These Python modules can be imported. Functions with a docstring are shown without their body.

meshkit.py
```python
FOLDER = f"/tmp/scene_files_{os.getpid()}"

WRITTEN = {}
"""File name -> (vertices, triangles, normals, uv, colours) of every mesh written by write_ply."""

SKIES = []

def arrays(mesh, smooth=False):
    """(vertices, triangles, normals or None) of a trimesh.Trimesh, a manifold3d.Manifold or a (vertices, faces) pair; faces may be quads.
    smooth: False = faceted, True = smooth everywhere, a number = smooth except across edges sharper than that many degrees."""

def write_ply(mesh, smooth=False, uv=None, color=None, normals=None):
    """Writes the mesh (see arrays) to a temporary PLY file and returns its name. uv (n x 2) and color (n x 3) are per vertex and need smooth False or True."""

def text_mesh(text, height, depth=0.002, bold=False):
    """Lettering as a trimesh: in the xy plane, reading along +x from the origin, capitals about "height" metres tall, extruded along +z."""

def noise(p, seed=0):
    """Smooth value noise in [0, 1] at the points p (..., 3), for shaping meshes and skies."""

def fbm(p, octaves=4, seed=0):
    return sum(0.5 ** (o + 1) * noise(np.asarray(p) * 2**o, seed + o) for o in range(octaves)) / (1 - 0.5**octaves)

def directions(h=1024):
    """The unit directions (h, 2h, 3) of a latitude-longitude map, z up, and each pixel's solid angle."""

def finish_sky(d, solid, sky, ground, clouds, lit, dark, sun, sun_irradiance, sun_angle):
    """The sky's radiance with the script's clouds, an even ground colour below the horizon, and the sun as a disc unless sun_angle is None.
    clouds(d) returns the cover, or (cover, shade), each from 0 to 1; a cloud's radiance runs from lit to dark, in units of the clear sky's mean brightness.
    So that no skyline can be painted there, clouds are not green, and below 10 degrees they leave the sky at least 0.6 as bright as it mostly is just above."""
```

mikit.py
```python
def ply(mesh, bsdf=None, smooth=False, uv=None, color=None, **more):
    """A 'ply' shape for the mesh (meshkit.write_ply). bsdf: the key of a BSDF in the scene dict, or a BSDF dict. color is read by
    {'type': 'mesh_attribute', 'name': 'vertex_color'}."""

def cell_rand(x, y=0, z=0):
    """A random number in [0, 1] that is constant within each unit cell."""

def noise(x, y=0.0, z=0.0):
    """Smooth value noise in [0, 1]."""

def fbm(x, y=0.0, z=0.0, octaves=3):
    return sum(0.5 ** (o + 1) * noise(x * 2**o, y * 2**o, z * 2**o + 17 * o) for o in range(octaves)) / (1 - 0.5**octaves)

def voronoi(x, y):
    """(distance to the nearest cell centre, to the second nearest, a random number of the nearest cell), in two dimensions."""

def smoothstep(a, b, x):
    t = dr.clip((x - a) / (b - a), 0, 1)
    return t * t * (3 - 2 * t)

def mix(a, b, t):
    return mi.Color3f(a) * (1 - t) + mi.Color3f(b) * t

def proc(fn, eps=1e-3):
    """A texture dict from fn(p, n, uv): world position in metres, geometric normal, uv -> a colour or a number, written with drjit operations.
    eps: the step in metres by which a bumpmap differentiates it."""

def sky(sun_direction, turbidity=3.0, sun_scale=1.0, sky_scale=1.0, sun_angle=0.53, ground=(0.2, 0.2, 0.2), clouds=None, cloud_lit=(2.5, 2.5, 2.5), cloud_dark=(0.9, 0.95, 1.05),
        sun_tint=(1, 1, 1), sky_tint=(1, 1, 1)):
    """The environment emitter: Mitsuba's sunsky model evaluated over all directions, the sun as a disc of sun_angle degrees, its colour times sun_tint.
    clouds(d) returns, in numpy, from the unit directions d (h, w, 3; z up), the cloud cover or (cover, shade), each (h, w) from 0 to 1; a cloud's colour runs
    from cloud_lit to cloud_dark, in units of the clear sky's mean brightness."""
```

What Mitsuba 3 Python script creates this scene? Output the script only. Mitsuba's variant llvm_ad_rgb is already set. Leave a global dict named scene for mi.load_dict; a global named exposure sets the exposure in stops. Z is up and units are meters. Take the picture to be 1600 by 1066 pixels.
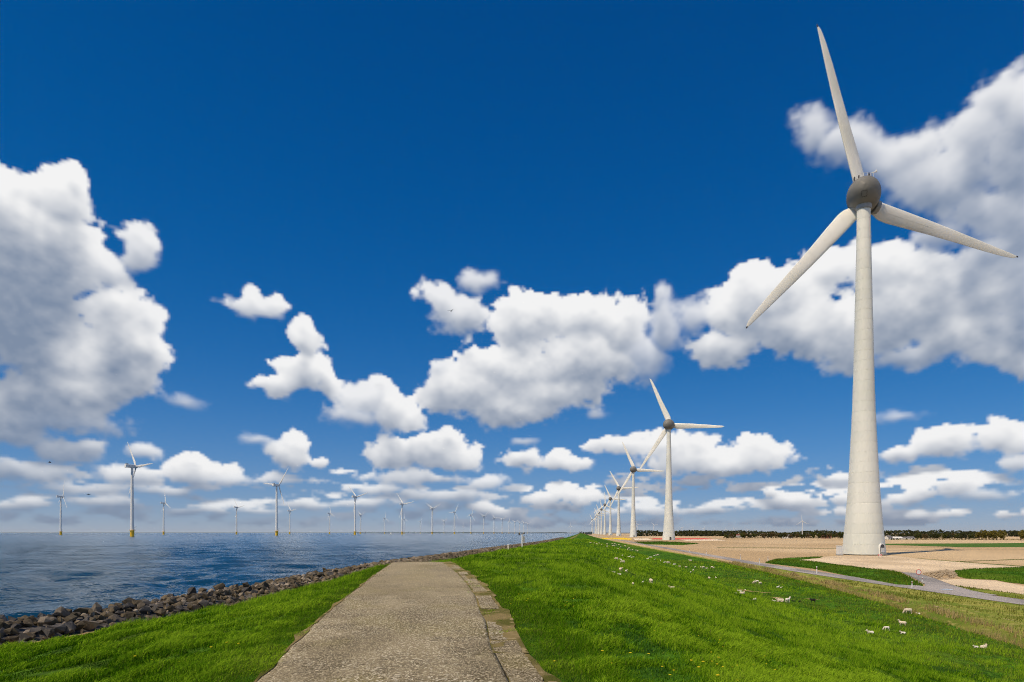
import math
import numpy as np
import trimesh
import manifold3d as m3
import drjit as dr
import mitsuba as mi
import mikit
from meshkit import noise as nz, fbm as fb
from scipy.interpolate import PchipInterpolator
from scipy.ndimage import gaussian_filter

T = mi.ScalarTransform4f
scene, labels = {}, {}
PI = math.pi

# ------------------------------------------------------------------ camera, sky, exposure
EYE = np.array([0.0, 0.0, 5.0])
scene['camera'] = {'type': 'perspective', 'fov': math.degrees(2 * math.atan(0.8)), 'fov_axis': 'x',
                   'to_world': T().look_at(origin=[0, 0, 5], target=[0, 100, 5], up=[0, 0, 1]),
                   'principal_point_offset_y': -0.2814, 'near_clip': 0.2, 'far_clip': 90000.0,
                   'medium': {'type': 'ref', 'id': 'air'}}
scene['air'] = {'type': 'homogeneous', 'albedo': {'type': 'rgb', 'value': [0.95, 0.95, 0.95]}, 'sigma_t': 0.8e-5}
SUN = (-0.465, -0.404, 0.788)
exposure = 1.2

# cloud lobes: azimuth, elevation, half width, half height (degrees), painted grey shade, softness
CLOUDS = np.array([
    [-37.95, 21.83, 2.21, 2.41, 1.0, 0],
    [-34.8, 23.16, 1.62, 1.91, 1.0, 0],
    [-36.5, 19.19, 4.26, 3.49, 1.18, 0],
    [-30.75, 20.93, 1.52, 1.46, 1.12, 0.3],
    [-32.42, 18.79, 2.04, 1.13, 1.08, 0.2],
    [-31.17, 14.07, 3.02, 3.04, 1.0, 0],
    [-34.22, 10.68, 4.11, 2.29, 1.18, 0],
    [-37.6, 14.78, 3.96, 4.67, 1.55, 0],
    [-36.5, 9.27, 4.81, 1.79, 1.55, 0],
    [-41.02, 16.91, 4.57, 6.33, 1.55, 0],
    [-40.03, 8.41, 4.37, 2.58, 1.55, 0],
    [-31.8, 15.8, 2.07, 1.8, 1.12, 0],
    [-34.61, 8.1, 4.27, 0.83, 1.12, 0.4],
    [-21.55, 17.98, 2.28, 1.16, 1.0, 0.2],
    [-20.3, 18.41, 1.21, 0.87, 1.0, 0],
    [-22.05, 18.6, 0.79, 0.86, 1.0, 0],
    [-17.85, 16.09, 1.35, 1.71, 1.0, 0],
    [-18.26, 12.99, 2.38, 1.55, 1.0, 0],
    [-20.3, 12.07, 1.92, 0.82, 1.0, 0],
    [-16.44, 13.12, 1.05, 1.46, 1.0, 0],
    [-13.22, 11.82, 2.44, 1.82, 1.0, 0.2],
    [-10.76, 10.74, 1.99, 1.85, 1.0, 0],
    [-13.5, 10.09, 2.82, 0.97, 1.0, 0.5],
    [-8.81, 10.25, 1.23, 1.32, 1.0, 0],
    [-6.28, 19.59, 2.04, 1.92, 1.0, 0.2],
    [-4.57, 18.62, 2.96, 1.64, 1.0, 0.2],
    [-2.86, 21.43, 1.94, 1.09, 1.0, 0.5],
    [2.29, 18.4, 2.97, 2.16, 1.0, 0],
    [5.99, 18.32, 3.97, 2.36, 1.0, 0],
    [9.09, 17.95, 3.35, 2.25, 1.0, 0],
    [5.71, 14.67, 6.24, 2.77, 1.0, 0],
    [-0.57, 13.93, 4.58, 2.59, 1.0, 0],
    [-3.72, 12.27, 3.54, 2.18, 1.0, 0],
    [0.0, 10.65, 5.04, 1.44, 1.0, 0],
    [13.22, 19.56, 0.87, 1.39, 1.0, 0.6],
    [11.59, 15.5, 2.2, 3.02, 1.0, 0.6],
    [13.77, 17.42, 1.64, 2.13, 1.0, 0.6],
    [-6.28, 14.12, 1.13, 0.96, 1.0, 0.3],
    [3.43, 12.0, 5.14, 1.64, 1.0, 0],
    [7.41, 10.34, 1.01, 0.49, 1.0, 0.6],
    [15.91, 18.01, 1.44, 1.69, 1.0, 0.6],
    [20.05, 18.35, 2.53, 2.72, 1.0, 0],
    [18.26, 15.3, 3.1, 1.42, 1.0, 0],
    [23.75, 16.71, 3.84, 2.69, 1.0, 0],
    [22.54, 19.01, 3.42, 1.89, 1.0, 0],
    [26.57, 20.05, 2.11, 1.36, 1.0, 0],
    [30.75, 18.66, 2.2, 2.39, 1.0, 0],
    [30.54, 15.77, 5.1, 2.83, 1.0, 0],
    [34.61, 13.78, 3.11, 2.05, 1.0, 0],
    [37.23, 12.48, 2.18, 1.39, 1.0825, 0],
    [38.66, 11.52, 1.4, 1.03, 1.0825, 0],
    [31.8, 13.06, 3.72, 0.83, 1.0, 0.3],
    [25.64, 29.52, 1.68, 1.8, 1.1099999999999999, 0.6],
    [28.81, 27.65, 2.64, 1.58, 1.1099999999999999, 0.6],
    [32.21, 27.22, 2.46, 1.46, 1.1099999999999999, 0.3],
    [33.82, 24.87, 3.32, 2.27, 1.1099999999999999, 0.3],
    [37.05, 28.06, 1.82, 1.71, 1.1099999999999999, 0.35],
    [38.13, 24.64, 1.77, 2.83, 1.1099999999999999, 0.3],
    [37.23, 21.43, 2.61, 2.21, 1.1099999999999999, 0.3],
    [36.5, 19.19, 2.96, 1.64, 1.0825, 0.3],
    [38.66, 17.47, 2.1, 2.04, 1.0825, 0.3],
    [33.42, 21.13, 1.76, 1.0, 1.1099999999999999, 0.5],
    [15.91, 6.47, 5.83, 1.41, 1.0, 0],
    [20.81, 6.45, 2.7, 1.37, 1.0, 0],
    [9.54, 7.58, 2.45, 1.11, 1.0, 0],
    [13.5, 7.64, 2.71, 1.09, 1.0, 0],
    [18.26, 5.86, 4.65, 0.97, 1.0, 0],
    [-7.29, 7.35, 3.95, 1.79, 1.0, 0],
    [-10.65, 6.45, 2.1, 1.0, 1.0, 0],
    [-4.86, 6.87, 2.5, 1.35, 1.0, 0],
    [-8.53, 4.8, 5.04, 0.68, 1.0, 0.2],
    [-11.86, 3.64, 2.2, 0.56, 1.0, 0.3],
    [-2.29, 4.63, 2.29, 0.8, 1.0, 0.3],
    [0.69, 6.33, 1.95, 0.96, 1.0, 0],
    [3.89, 6.32, 1.6, 0.9, 1.0, 0],
    [6.05, 5.96, 1.47, 0.73, 1.0, 0],
    [1.15, 8.02, 1.6, 0.51, 1.0, 0.6],
    [-19.8, 6.71, 2.23, 1.17, 1.0, 0],
    [-18.52, 7.45, 1.03, 0.85, 1.0, 0],
    [-16.7, 6.07, 0.84, 0.49, 1.0, 0],
    [-26.01, 5.03, 2.59, 1.12, 1.0, 0],
    [-27.25, 4.63, 1.72, 0.81, 1.1, 0],
    [-22.05, 7.55, 1.97, 0.63, 1.0, 0.7],
    [-24.23, 4.33, 2.86, 0.52, 1.0, 0.4],
    [-27.02, 10.0, 1.64, 0.89, 1.12, 0.8],
    [-35.37, 6.1, 1.75, 1.02, 1.1, 0.2],
    [-37.95, 4.42, 1.92, 0.81, 1.1, 0.3],
    [-33.22, 6.11, 1.12, 0.76, 1.1, 0.2],
    [-30.75, 4.32, 2.29, 0.78, 1.1, 0.2],
    [-36.13, 4.07, 1.87, 0.64, 1.1, 0.2],
    [-34.22, 3.22, 2.74, 0.47, 1.1, 0.3],
    [-37.23, 1.96, 2.18, 0.36, 1.1, 0.3],
    [-33.02, 2.3, 2.01, 0.43, 1.1, 0.3],
    [-29.9, 6.33, 1.12, 0.59, 1.1, 0.3],
    [-28.81, 3.16, 1.76, 0.4, 1.1, 0.4],
    [31.17, 8.8, 1.59, 0.53, 1.0, 0.75],
    [31.72, 6.12, 1.49, 0.58, 1.0, 0],
    [34.02, 6.67, 1.97, 0.94, 1.0, 0],
    [37.23, 6.77, 2.03, 1.08, 1.0, 0],
    [38.66, 6.37, 1.4, 1.06, 1.0, 0],
    [38.24, 4.71, 1.27, 0.8, 1.0, 0.2],
    [34.61, 2.97, 1.71, 0.75, 1.0, 0],
    [31.38, 2.69, 1.34, 0.63, 1.0, 0],
    [32.82, 2.79, 0.81, 0.48, 1.0, 0],
    [32.21, 1.31, 0.49, 0.34, 1.0, 0],
    [34.53, 1.32, 0.78, 0.28, 1.0, 0],
    [37.52, 1.23, 0.72, 0.32, 1.0, 0],
    [36.13, 2.45, 2.24, 0.55, 1.0, 0.5],
    [23.17, 2.89, 1.16, 0.63, 1.0, 0],
    [22.05, 3.29, 0.44, 0.32, 1.0, 0],
    [27.16, 4.32, 0.59, 0.35, 1.0, 0],
    [27.11, 2.5, 0.68, 0.41, 1.0, 0],
    [27.02, 1.58, 0.59, 0.36, 1.0, 0],
    [16.7, 1.92, 3.15, 0.38, 1.0, 0.3],
    [12.41, 1.85, 2.19, 0.45, 1.0, 0.3],
    [2.86, 3.03, 1.71, 0.68, 1.0, 0],
    [5.99, 3.3, 1.02, 0.8, 1.0, 0],
    [-5.71, 3.3, 3.97, 0.57, 1.0, 0.3],
    [-13.5, 2.39, 3.25, 0.44, 1.0, 0.4],
    [-18.26, 2.34, 2.58, 0.43, 1.0, 0.4],
    [-21.8, 1.75, 2.47, 0.32, 1.0, 0.5],
    [-2.29, 2.17, 1.14, 0.57, 1.0, 0],
    [9.09, 1.87, 1.68, 0.4, 1.0, 0.4],
    [27.92, 28.25, 2.24, 1.81, 1.0825, 0.5],
    [30.96, 26.56, 2.53, 1.97, 1.0825, 0.35],
    [35.75, 26.08, 2.26, 2.25, 1.0825, 0.35],
    [38.66, 27.02, 1.75, 2.84, 1.0825, 0.3],
    [38.66, 21.06, 2.1, 3.51, 1.0825, 0.25],
    [35.37, 22.3, 2.29, 2.4, 1.1099999999999999, 0.35],
    [38.31, 15.9, 2.12, 2.91, 1.1099999999999999, 0.2],
    [34.99, 17.85, 2.31, 2.13, 1.1099999999999999, 0.25],
    [29.25, 19.37, 2.18, 2.22, 1, 0],
    [33.02, 17.37, 2.42, 2.19, 1.05, 0.1],
    [27.92, 15.46, 3.13, 2.35, 1, 0],
    [-34.99, 8.98, 3.46, 1.83, 1.1, 0.1],
    [-37.95, 6.88, 2.14, 1.07, 1.2, 0.2],
    [-29.68, 16.14, 1.3, 1.38, 1.0, 0.1],
    [-36.5, 23.19, 0.89, 1.17, 1, 0],
    [-37.6, 23.28, 1.08, 1.15, 1, 0],
    [-34.02, 24.23, 0.79, 1.18, 1, 0],
    [-30.33, 22.0, 0.94, 0.94, 1, 0.1],
    [-29.47, 13.84, 1.74, 2.16, 1, 0],
    [-30.54, 11.82, 2.13, 1.89, 1.05, 0],
    [2.86, 19.42, 1.94, 1.32, 1, 0],
    [7.41, 19.39, 2.03, 1.21, 1, 0],
    [10.48, 18.64, 1.88, 1.52, 1, 0.05],
    [0.0, 17.38, 1.72, 1.36, 1, 0],
    [-5.71, 13.05, 1.93, 1.41, 1, 0],
    [-17.74, 17.1, 0.83, 0.9, 1, 0],
    [-11.86, 12.85, 0.99, 0.85, 1, 0],
    [30.75, 20.19, 1.44, 1.13, 1, 0],
    [19.8, 20.29, 1.42, 1.23, 1, 0],
    [18.26, 18.04, 1.76, 1.77, 1, 0],
    [32.62, 19.18, 1.38, 1.29, 1, 0.1],
    [-26.57, 5.67, 1.38, 0.71, 1, 0],
    [-18.78, 7.71, 0.92, 0.64, 1, 0],
    [-7.69, 8.07, 1.46, 0.89, 1, 0],
    [-5.71, 8.1, 1.93, 0.89, 1, 0],
    [16.17, 7.55, 1.59, 0.87, 1, 0],
    [20.81, 7.19, 1.2, 0.74, 1, 0],
    [34.8, 7.16, 1.0, 0.65, 1, 0],
    [37.6, 7.36, 1.08, 0.63, 1, 0],
    [-34.61, 12.66, 2.33, 2.24, 1.2, 0],
    [32.62, 16.56, 2.44, 2.22, 1.05, 0],
    [36.13, 16.34, 2.24, 2.13, 1.0825, 0.05],
    [38.13, 13.83, 1.77, 1.7, 1.0825, 0.1],
    [-30.54, 20.67, 1.28, 1.3, 1.05, 0.1],
    [-29.9, 21.66, 0.95, 1.03, 1.0, 0.1],
    [-36.5, 12.38, 2.22, 1.76, 1.4, 0],
    [-37.6, 7.81, 2.88, 1.07, 1.4, 0.1],
])


def clouds(d):
    """Cumulus: groups of lobes with billowing edges, small fair-weather puffs low over the horizon and scattered
    cumulus all round the sky. Shade grows with the depth of cloud that lies between a point and the sun."""
    az = np.degrees(np.arctan2(d[..., 0], d[..., 1]))
    el = np.degrees(np.arcsin(np.clip(d[..., 2], -1, 1)))
    ce = np.cos(np.radians(el))
    n1 = fb(d * 9.2 + 3.1, 5, 11)
    n2 = fb(d * 26.0 + 7.7, 5, 23)
    bl = 1 - np.abs(2 * fb(d * 33.0 + 1.3, 4, 5) - 1)
    n3 = fb(d * 88.0 + 5.5, 4, 61)
    wx, wy = (n1 - 0.5) * 5.0 + (n2 - 0.5) * 2.4, (fb(d * 17.0 + 9.2, 4, 31) - 0.5) * 4.5
    E = np.full(az.shape, -2.0)
    soft = np.zeros(az.shape)
    acc, wsum, base, grey = np.zeros(az.shape), np.full(az.shape, 1e-6), np.zeros(az.shape), np.zeros(az.shape)
    for a, e, w, h, k, s in CLOUDS:
        m = (np.abs(az - a) < 2.2 * w + 3) & (np.abs(el - e) < 2.2 * h + 3)
        q = min(1.0, h / 2.6)
        du, dv = (az[m] + wx[m] * q - a) / w, (el[m] + wy[m] * q - e) / h
        v = (1 - np.sqrt(du ** 2 + dv ** 2)) * min(1.0, 0.45 + h / 7.0) * 1.15
        wg = np.exp(5 * np.clip(v, -3, 1.5))
        acc[m] += wg * s
        base[m] += wg * (-dv - 0.35 * du * 0 + 0.15)
        grey[m] += wg * (k - 1)
        wsum[m] += wg
        E[m] = np.maximum(v, E[m]) + 0.05 * np.exp(-((v - E[m]) / 0.1) ** 2)
    soft, base, grey = acc / wsum, np.clip(base / wsum, -1, 1), grey / wsum
    # fair weather puffs near the horizon, and scattered cumulus in the rest of the sky
    p = fb(np.stack([d[..., 0] * 26, d[..., 1] * 26, el * 1.25], -1), 5, 41)
    low = (p - 0.475) * 3.0 - np.clip((el - 3.6) / 2.2, 0, 2) ** 2 - np.clip((0.8 - el) / 0.6, 0, 2)
    far = (fb(d * np.array([3.2, 3.2, 5.0]) + 7.3, 6, 51) - 0.55) * 3.4
    far = far - 2.0 * np.clip((82 - np.abs(az)) / 36, 0, 1) - 1.5 * np.clip((el - 55) / 20, 0, 1)
    far = far - 1.6 * np.exp((d @ np.array(SUN) - 1) / 0.05)          # the sun stands clear of cloud
    E = np.maximum(np.maximum(E, low), far)
    f = E + ((n2 - 0.5) * 0.85 + (bl - 0.72) * 0.55 + (n3 - 0.5) * 0.50) * (1 - 0.75 * np.clip(E / 0.45, 0, 1))
    width = 0.13 + 0.20 * np.clip(base + .2, 0, 1) + 0.75 * soft
    x = np.clip((f + 0.03) / width, 0, 1)
    cover = x * x * (3 - 2 * x) * (1 - 0.35 * soft)
    # light: a cloud's bulge faces the sun on its upper left, its base and folds lie in its own shade
    H = az.shape[0]
    px = 180.0 / (2 * H)
    body = np.sqrt(np.clip(f + 0.05, 0, 1.2)) + 0.6 * (bl - 0.7)
    facing = 0
    for sig, gain in ((5.0, 1.0), (1.6, 0.30)):
        bu = gaussian_filter(body + (0.3 * (n3 - 0.5) if sig < 2 else 0), sig * H / 512)
        gy = -np.gradient(bu, axis=0) / px
        gx = -np.gradient(bu, axis=1) / (px * np.maximum(ce, .2))
        facing = facing + gain * np.clip((-0.80 * gy - 0.45 * gx) * 0.9, -1, 1)
    thick = np.clip(f, 0, 0.8)
    depth = np.zeros(az.shape)
    for k in range(1, 11):
        st = int(round(k * 2.6 * H / 512))
        depth += np.vstack([np.zeros((st, az.shape[1])), thick[:-st]]) / 10
    shade = 0.07 + 1.0 * np.clip(depth - 0.06, 0, 1) + 0.52 * base - 0.42 * facing + 0.12 * soft + grey + 0.55 * (n2 - 0.5) * np.clip(depth * 2 + grey, 0, 1)
    shade = np.where(shade > 0.6, 0.6 + 0.4 * np.tanh((shade - 0.6) / 0.5), shade)
    shade += 0.25 * np.exp(-np.clip(el, 0, 30) / 3.0)
    shade = np.clip(shade - 0.30 * (n3 - 0.5) * (1 - soft), 0.0, 1)
    # pale air low over the horizon
    veil = 0.85 * np.exp(-np.clip(el, 0, 90) / 4.8)
    total = 1 - (1 - cover) * (1 - veil)
    shade = (cover * shade + (1 - cover) * veil * 0.70) / np.maximum(total, 1e-6)
    return total, shade


scene['sky'] = mikit.sky(SUN, turbidity=2.2, sun_scale=1.0, sky_scale=0.9, sky_tint=(0.0, 0.72, 1.30), sun_tint=(1.0, 0.975, 0.92),
                         ground=(0.02, 0.028, 0.015), clouds=clouds, cloud_lit=(6.5, 6.5, 6.5), cloud_dark=(1.5, 1.95, 2.75))

# ------------------------------------------------------------------ helpers


def key_for(name):
    k, i = name, 0
    while k in USED:
        i += 1
        k = f'{name}_{i:03d}'
    USED.add(k)
    return k


USED = set()


def tag(key, label=None, cat=None, group=None, kind=None):
    e = {a: b for a, b in (('label', label), ('category', cat), ('group', group), ('kind', kind)) if b}
    labels[key] = e


def put(key, shape, to_world=None):
    key = key_for(key)
    scene[key] = shape if to_world is None else {**shape, 'to_world': to_world}
    return key


def tm(v, f):
    f = np.asarray(f)
    if f.shape[1] == 4:
        f = np.vstack([f[:, [0, 1, 2]], f[:, [0, 2, 3]]])
    return trimesh.Trimesh(np.asarray(v, float), f, process=False)


def grid_faces(nr, nc, wrap=False):
    i, j = np.meshgrid(np.arange(nr - 1), np.arange(nc if wrap else nc - 1), indexing='ij')
    j2 = (j + 1) % nc
    return np.stack([i * nc + j, i * nc + j2, (i + 1) * nc + j2, (i + 1) * nc + j], -1).reshape(-1, 4)


def lathe(profile, n=32, caps=True):
    """profile: (radius, z) from bottom to top; round z."""
    p = np.array(profile, float)
    a = np.arange(n) * 2 * PI / n
    v = np.stack([p[:, :1] * np.cos(a), p[:, :1] * np.sin(a), np.broadcast_to(p[:, 1:2], (len(p), n))], -1).reshape(-1, 3)
    f = grid_faces(len(p), n, True)
    f = np.vstack([f[:, [0, 1, 2]], f[:, [0, 2, 3]]])
    if caps:
        v = np.vstack([v, [[0, 0, p[0, 1]], [0, 0, p[-1, 1]]]])
        k, b = np.arange(n), (len(p) - 1) * n
        f = np.vstack([f, np.stack([(k + 1) % n, k, k * 0 + len(v) - 2], 1), np.stack([b + k, b + (k + 1) % n, k * 0 + len(v) - 1], 1)])
    return tm(v, f)


def box(x0, x1, y0, y1, z0, z1):
    return trimesh.creation.box(bounds=[[x0, y0, z0], [x1, y1, z1]])


def cyl(p0, p1, r, n=10):
    return trimesh.creation.cylinder(radius=r, segment=[p0, p1], sections=n)


def join(*ms):
    return trimesh.util.concatenate(list(ms))


def ball(c, r, n=14):
    return m3.Manifold.sphere(r, n).translate([float(x) for x in c])


def hull(*bs):
    return m3.Manifold.batch_hull(list(bs))


def to_tm(m):
    a = m.to_mesh()
    return trimesh.Trimesh(np.array(a.vert_properties[:, :3]), np.array(a.tri_verts), process=False)


# ------------------------------------------------------------------ materials
def mat(name, d):
    scene[name] = d
    return name


def prin(col, rough=0.6, spec=0.4, two=True, **k):
    c = col if isinstance(col, dict) else {'type': 'rgb', 'value': list(col)}
    b = {'type': 'principled', 'base_color': c, 'roughness': rough, 'specular': spec, **k}
    return {'type': 'twosided', 'bsdf': b} if two else b


VC = {'type': 'mesh_attribute', 'name': 'vertex_color'}
N, FB, SS, MX = mikit.noise, mikit.fbm, mikit.smoothstep, mikit.mix

mat('white_paint', prin((0.78, 0.78, 0.75), 0.45))
mat('steel_white', prin((0.74, 0.75, 0.74), 0.4))
mat('yellow_paint', prin((0.72, 0.46, 0.02), 0.5))
mat('red_paint', prin((0.62, 0.06, 0.05), 0.5))
mat('dark_metal', prin((0.07, 0.07, 0.075), 0.5))
mat('grey_metal', prin((0.32, 0.33, 0.33), 0.45))
mat('far_grey', prin((0.035, 0.055, 0.06), 0.9))
mat('foliage', {'type': 'principledthin', 'base_color': VC, 'roughness': 0.6, 'diff_trans': 0.7, 'spec_trans': 0.0})
mat('grass_blades', {'type': 'principledthin', 'base_color': VC, 'roughness': 0.5, 'diff_trans': 0.55, 'spec_trans': 0.0})
mat('bark', prin((0.11, 0.085, 0.06), 0.9))
mat('wool', prin(VC, 0.9, 0.2, sheen=0.4))


def f_concrete(p, n, uv):
    a = FB(p.x * 0.10, p.y * 0.10, p.z * 0.035, 2)
    b = N(p.x * 0.9, p.y * 0.9, p.z * 0.05)
    ring = mikit.cell_rand((p.z + 2.93) * 0.26479 + 0.002)
    return MX((0.72, 0.75, 0.69), (0.81, 0.83, 0.78), SS(0.3, 0.7, a)) * (0.92 + 0.055 * ring + 0.05 * (b - 0.5))


mat('tower_concrete', prin(mikit.proc(f_concrete), 0.6))


def f_blade(p, n, uv):
    a = FB(p.x * 0.09, p.y * 0.09, p.z * 0.09, 2)
    return MX((0.75, 0.75, 0.68), (0.82, 0.82, 0.77), SS(0.3, 0.7, a))


mat('blade_gelcoat', prin(mikit.proc(f_blade), 0.38, 0.5))


def f_shell(p, n, uv):
    a = FB(p.x * 0.16, p.y * 0.16, p.z * 0.3, 2)
    return MX((0.17, 0.17, 0.158), (0.22, 0.22, 0.205), SS(0.3, 0.7, a))


mat('nacelle_shell', prin(mikit.proc(f_shell), 0.62, 0.4))


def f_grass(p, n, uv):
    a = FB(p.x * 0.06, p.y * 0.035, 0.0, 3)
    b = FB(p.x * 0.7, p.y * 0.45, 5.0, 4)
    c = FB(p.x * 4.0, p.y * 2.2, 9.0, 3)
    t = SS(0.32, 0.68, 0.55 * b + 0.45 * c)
    g = MX((0.016, 0.055, 0.003), (0.065, 0.170, 0.008), t)  # turf tones darkened to carry the shade between grass blades
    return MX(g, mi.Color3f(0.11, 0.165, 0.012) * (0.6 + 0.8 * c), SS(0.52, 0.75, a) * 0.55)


def f_grass_h(p, n, uv):
    return FB(p.x * 3.0, p.y * 2.0, 1.0, 4) + 0.6 * FB(p.x * 9.0, p.y * 9.0, 2.0, 2)


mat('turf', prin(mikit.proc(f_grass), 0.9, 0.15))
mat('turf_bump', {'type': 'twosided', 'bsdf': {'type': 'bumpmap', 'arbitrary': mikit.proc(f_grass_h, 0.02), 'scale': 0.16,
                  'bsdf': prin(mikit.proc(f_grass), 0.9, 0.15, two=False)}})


def f_verge(p, n, uv):
    a = FB(p.x * 0.35, p.y * 0.12, 2.0, 4)
    b = FB(p.x * 1.6, p.y * 0.8, 4.0, 4)
    g = MX((0.10, 0.145, 0.016), (0.20, 0.205, 0.04), SS(0.3, 0.7, a))
    return MX(g, (0.34, 0.28, 0.10), SS(0.55, 0.8, b) * 0.6)


mat('verge_turf', prin(mikit.proc(f_verge), 0.9, 0.15))


def f_soil(p, n, uv):
    a = FB(p.x * 0.012, p.y * 0.005, 1.0, 3)
    c = FB(p.x * 0.04, p.y * 0.02, 8.0, 2)
    k = MX((0.275, 0.205, 0.122), (0.345, 0.268, 0.170), SS(0.3, 0.7, a))
    plot = mikit.cell_rand(p.x / 170.0 + p.y / 900.0, p.y / 115.0)
    return k * (0.90 + 0.12 * c + 0.10 * plot)


mat('ploughed_soil', prin(mikit.proc(f_soil), 0.95, 0.1))


def f_sand(p, n, uv):
    a = FB(p.x * 0.08, p.y * 0.04, 1.0, 4)
    b = FB(p.x * 0.25, p.y * 0.1, 2.0, 3)
    return MX((0.36, 0.29, 0.20), (0.45, 0.37, 0.265), SS(0.3, 0.7, a)) * (0.85 + 0.3 * b)


mat('sand', prin(mikit.proc(f_sand), 0.95, 0.1))


def f_asphalt(p, n, uv):
    a = FB(p.x * 0.25, p.y * 0.08, 1.0, 4)
    b = FB(p.x * 6, p.y * 6, 2.0, 2)
    return MX((0.17, 0.165, 0.165), (0.27, 0.255, 0.25), SS(0.3, 0.7, a)) * (0.85 + 0.3 * b)


mat('asphalt', prin(mikit.proc(f_asphalt), 0.8, 0.3))
mat('crop_green', prin((0.045, 0.095, 0.018), 0.9, 0.1))
mat('ditch_green', prin((0.06, 0.085, 0.018), 0.9, 0.1))
mat('tulip_yellow', prin((0.52, 0.36, 0.03), 0.9, 0.1))
mat('tulip_red', prin((0.40, 0.09, 0.07), 0.9, 0.1))
mat('dandelion', prin((0.62, 0.50, 0.02), 0.8, 0.1))
mat('dry_earth', prin((0.34, 0.25, 0.12), 0.95, 0.1))
mat('pale_blue_patch', prin((0.38, 0.43, 0.48), 0.3))  # plain pale blue-grey, fairly smooth mark on the road
mat('tulip_pale', prin((0.62, 0.56, 0.46), 0.9, 0.1))


def f_dirt(p, n, uv):
    a = FB(p.x * 2.0, p.y * 1.2, 1.0, 4)
    return MX(MX((0.075, 0.075, 0.018), (0.17, 0.135, 0.06), SS(0.35, 0.65, a)), (0.25, 0.20, 0.11), SS(.6, .8, FB(p.x * 6, p.y * 6, 3.0, 3)))


mat('dirt', prin(mikit.proc(f_dirt), 0.95, 0.1))


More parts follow.
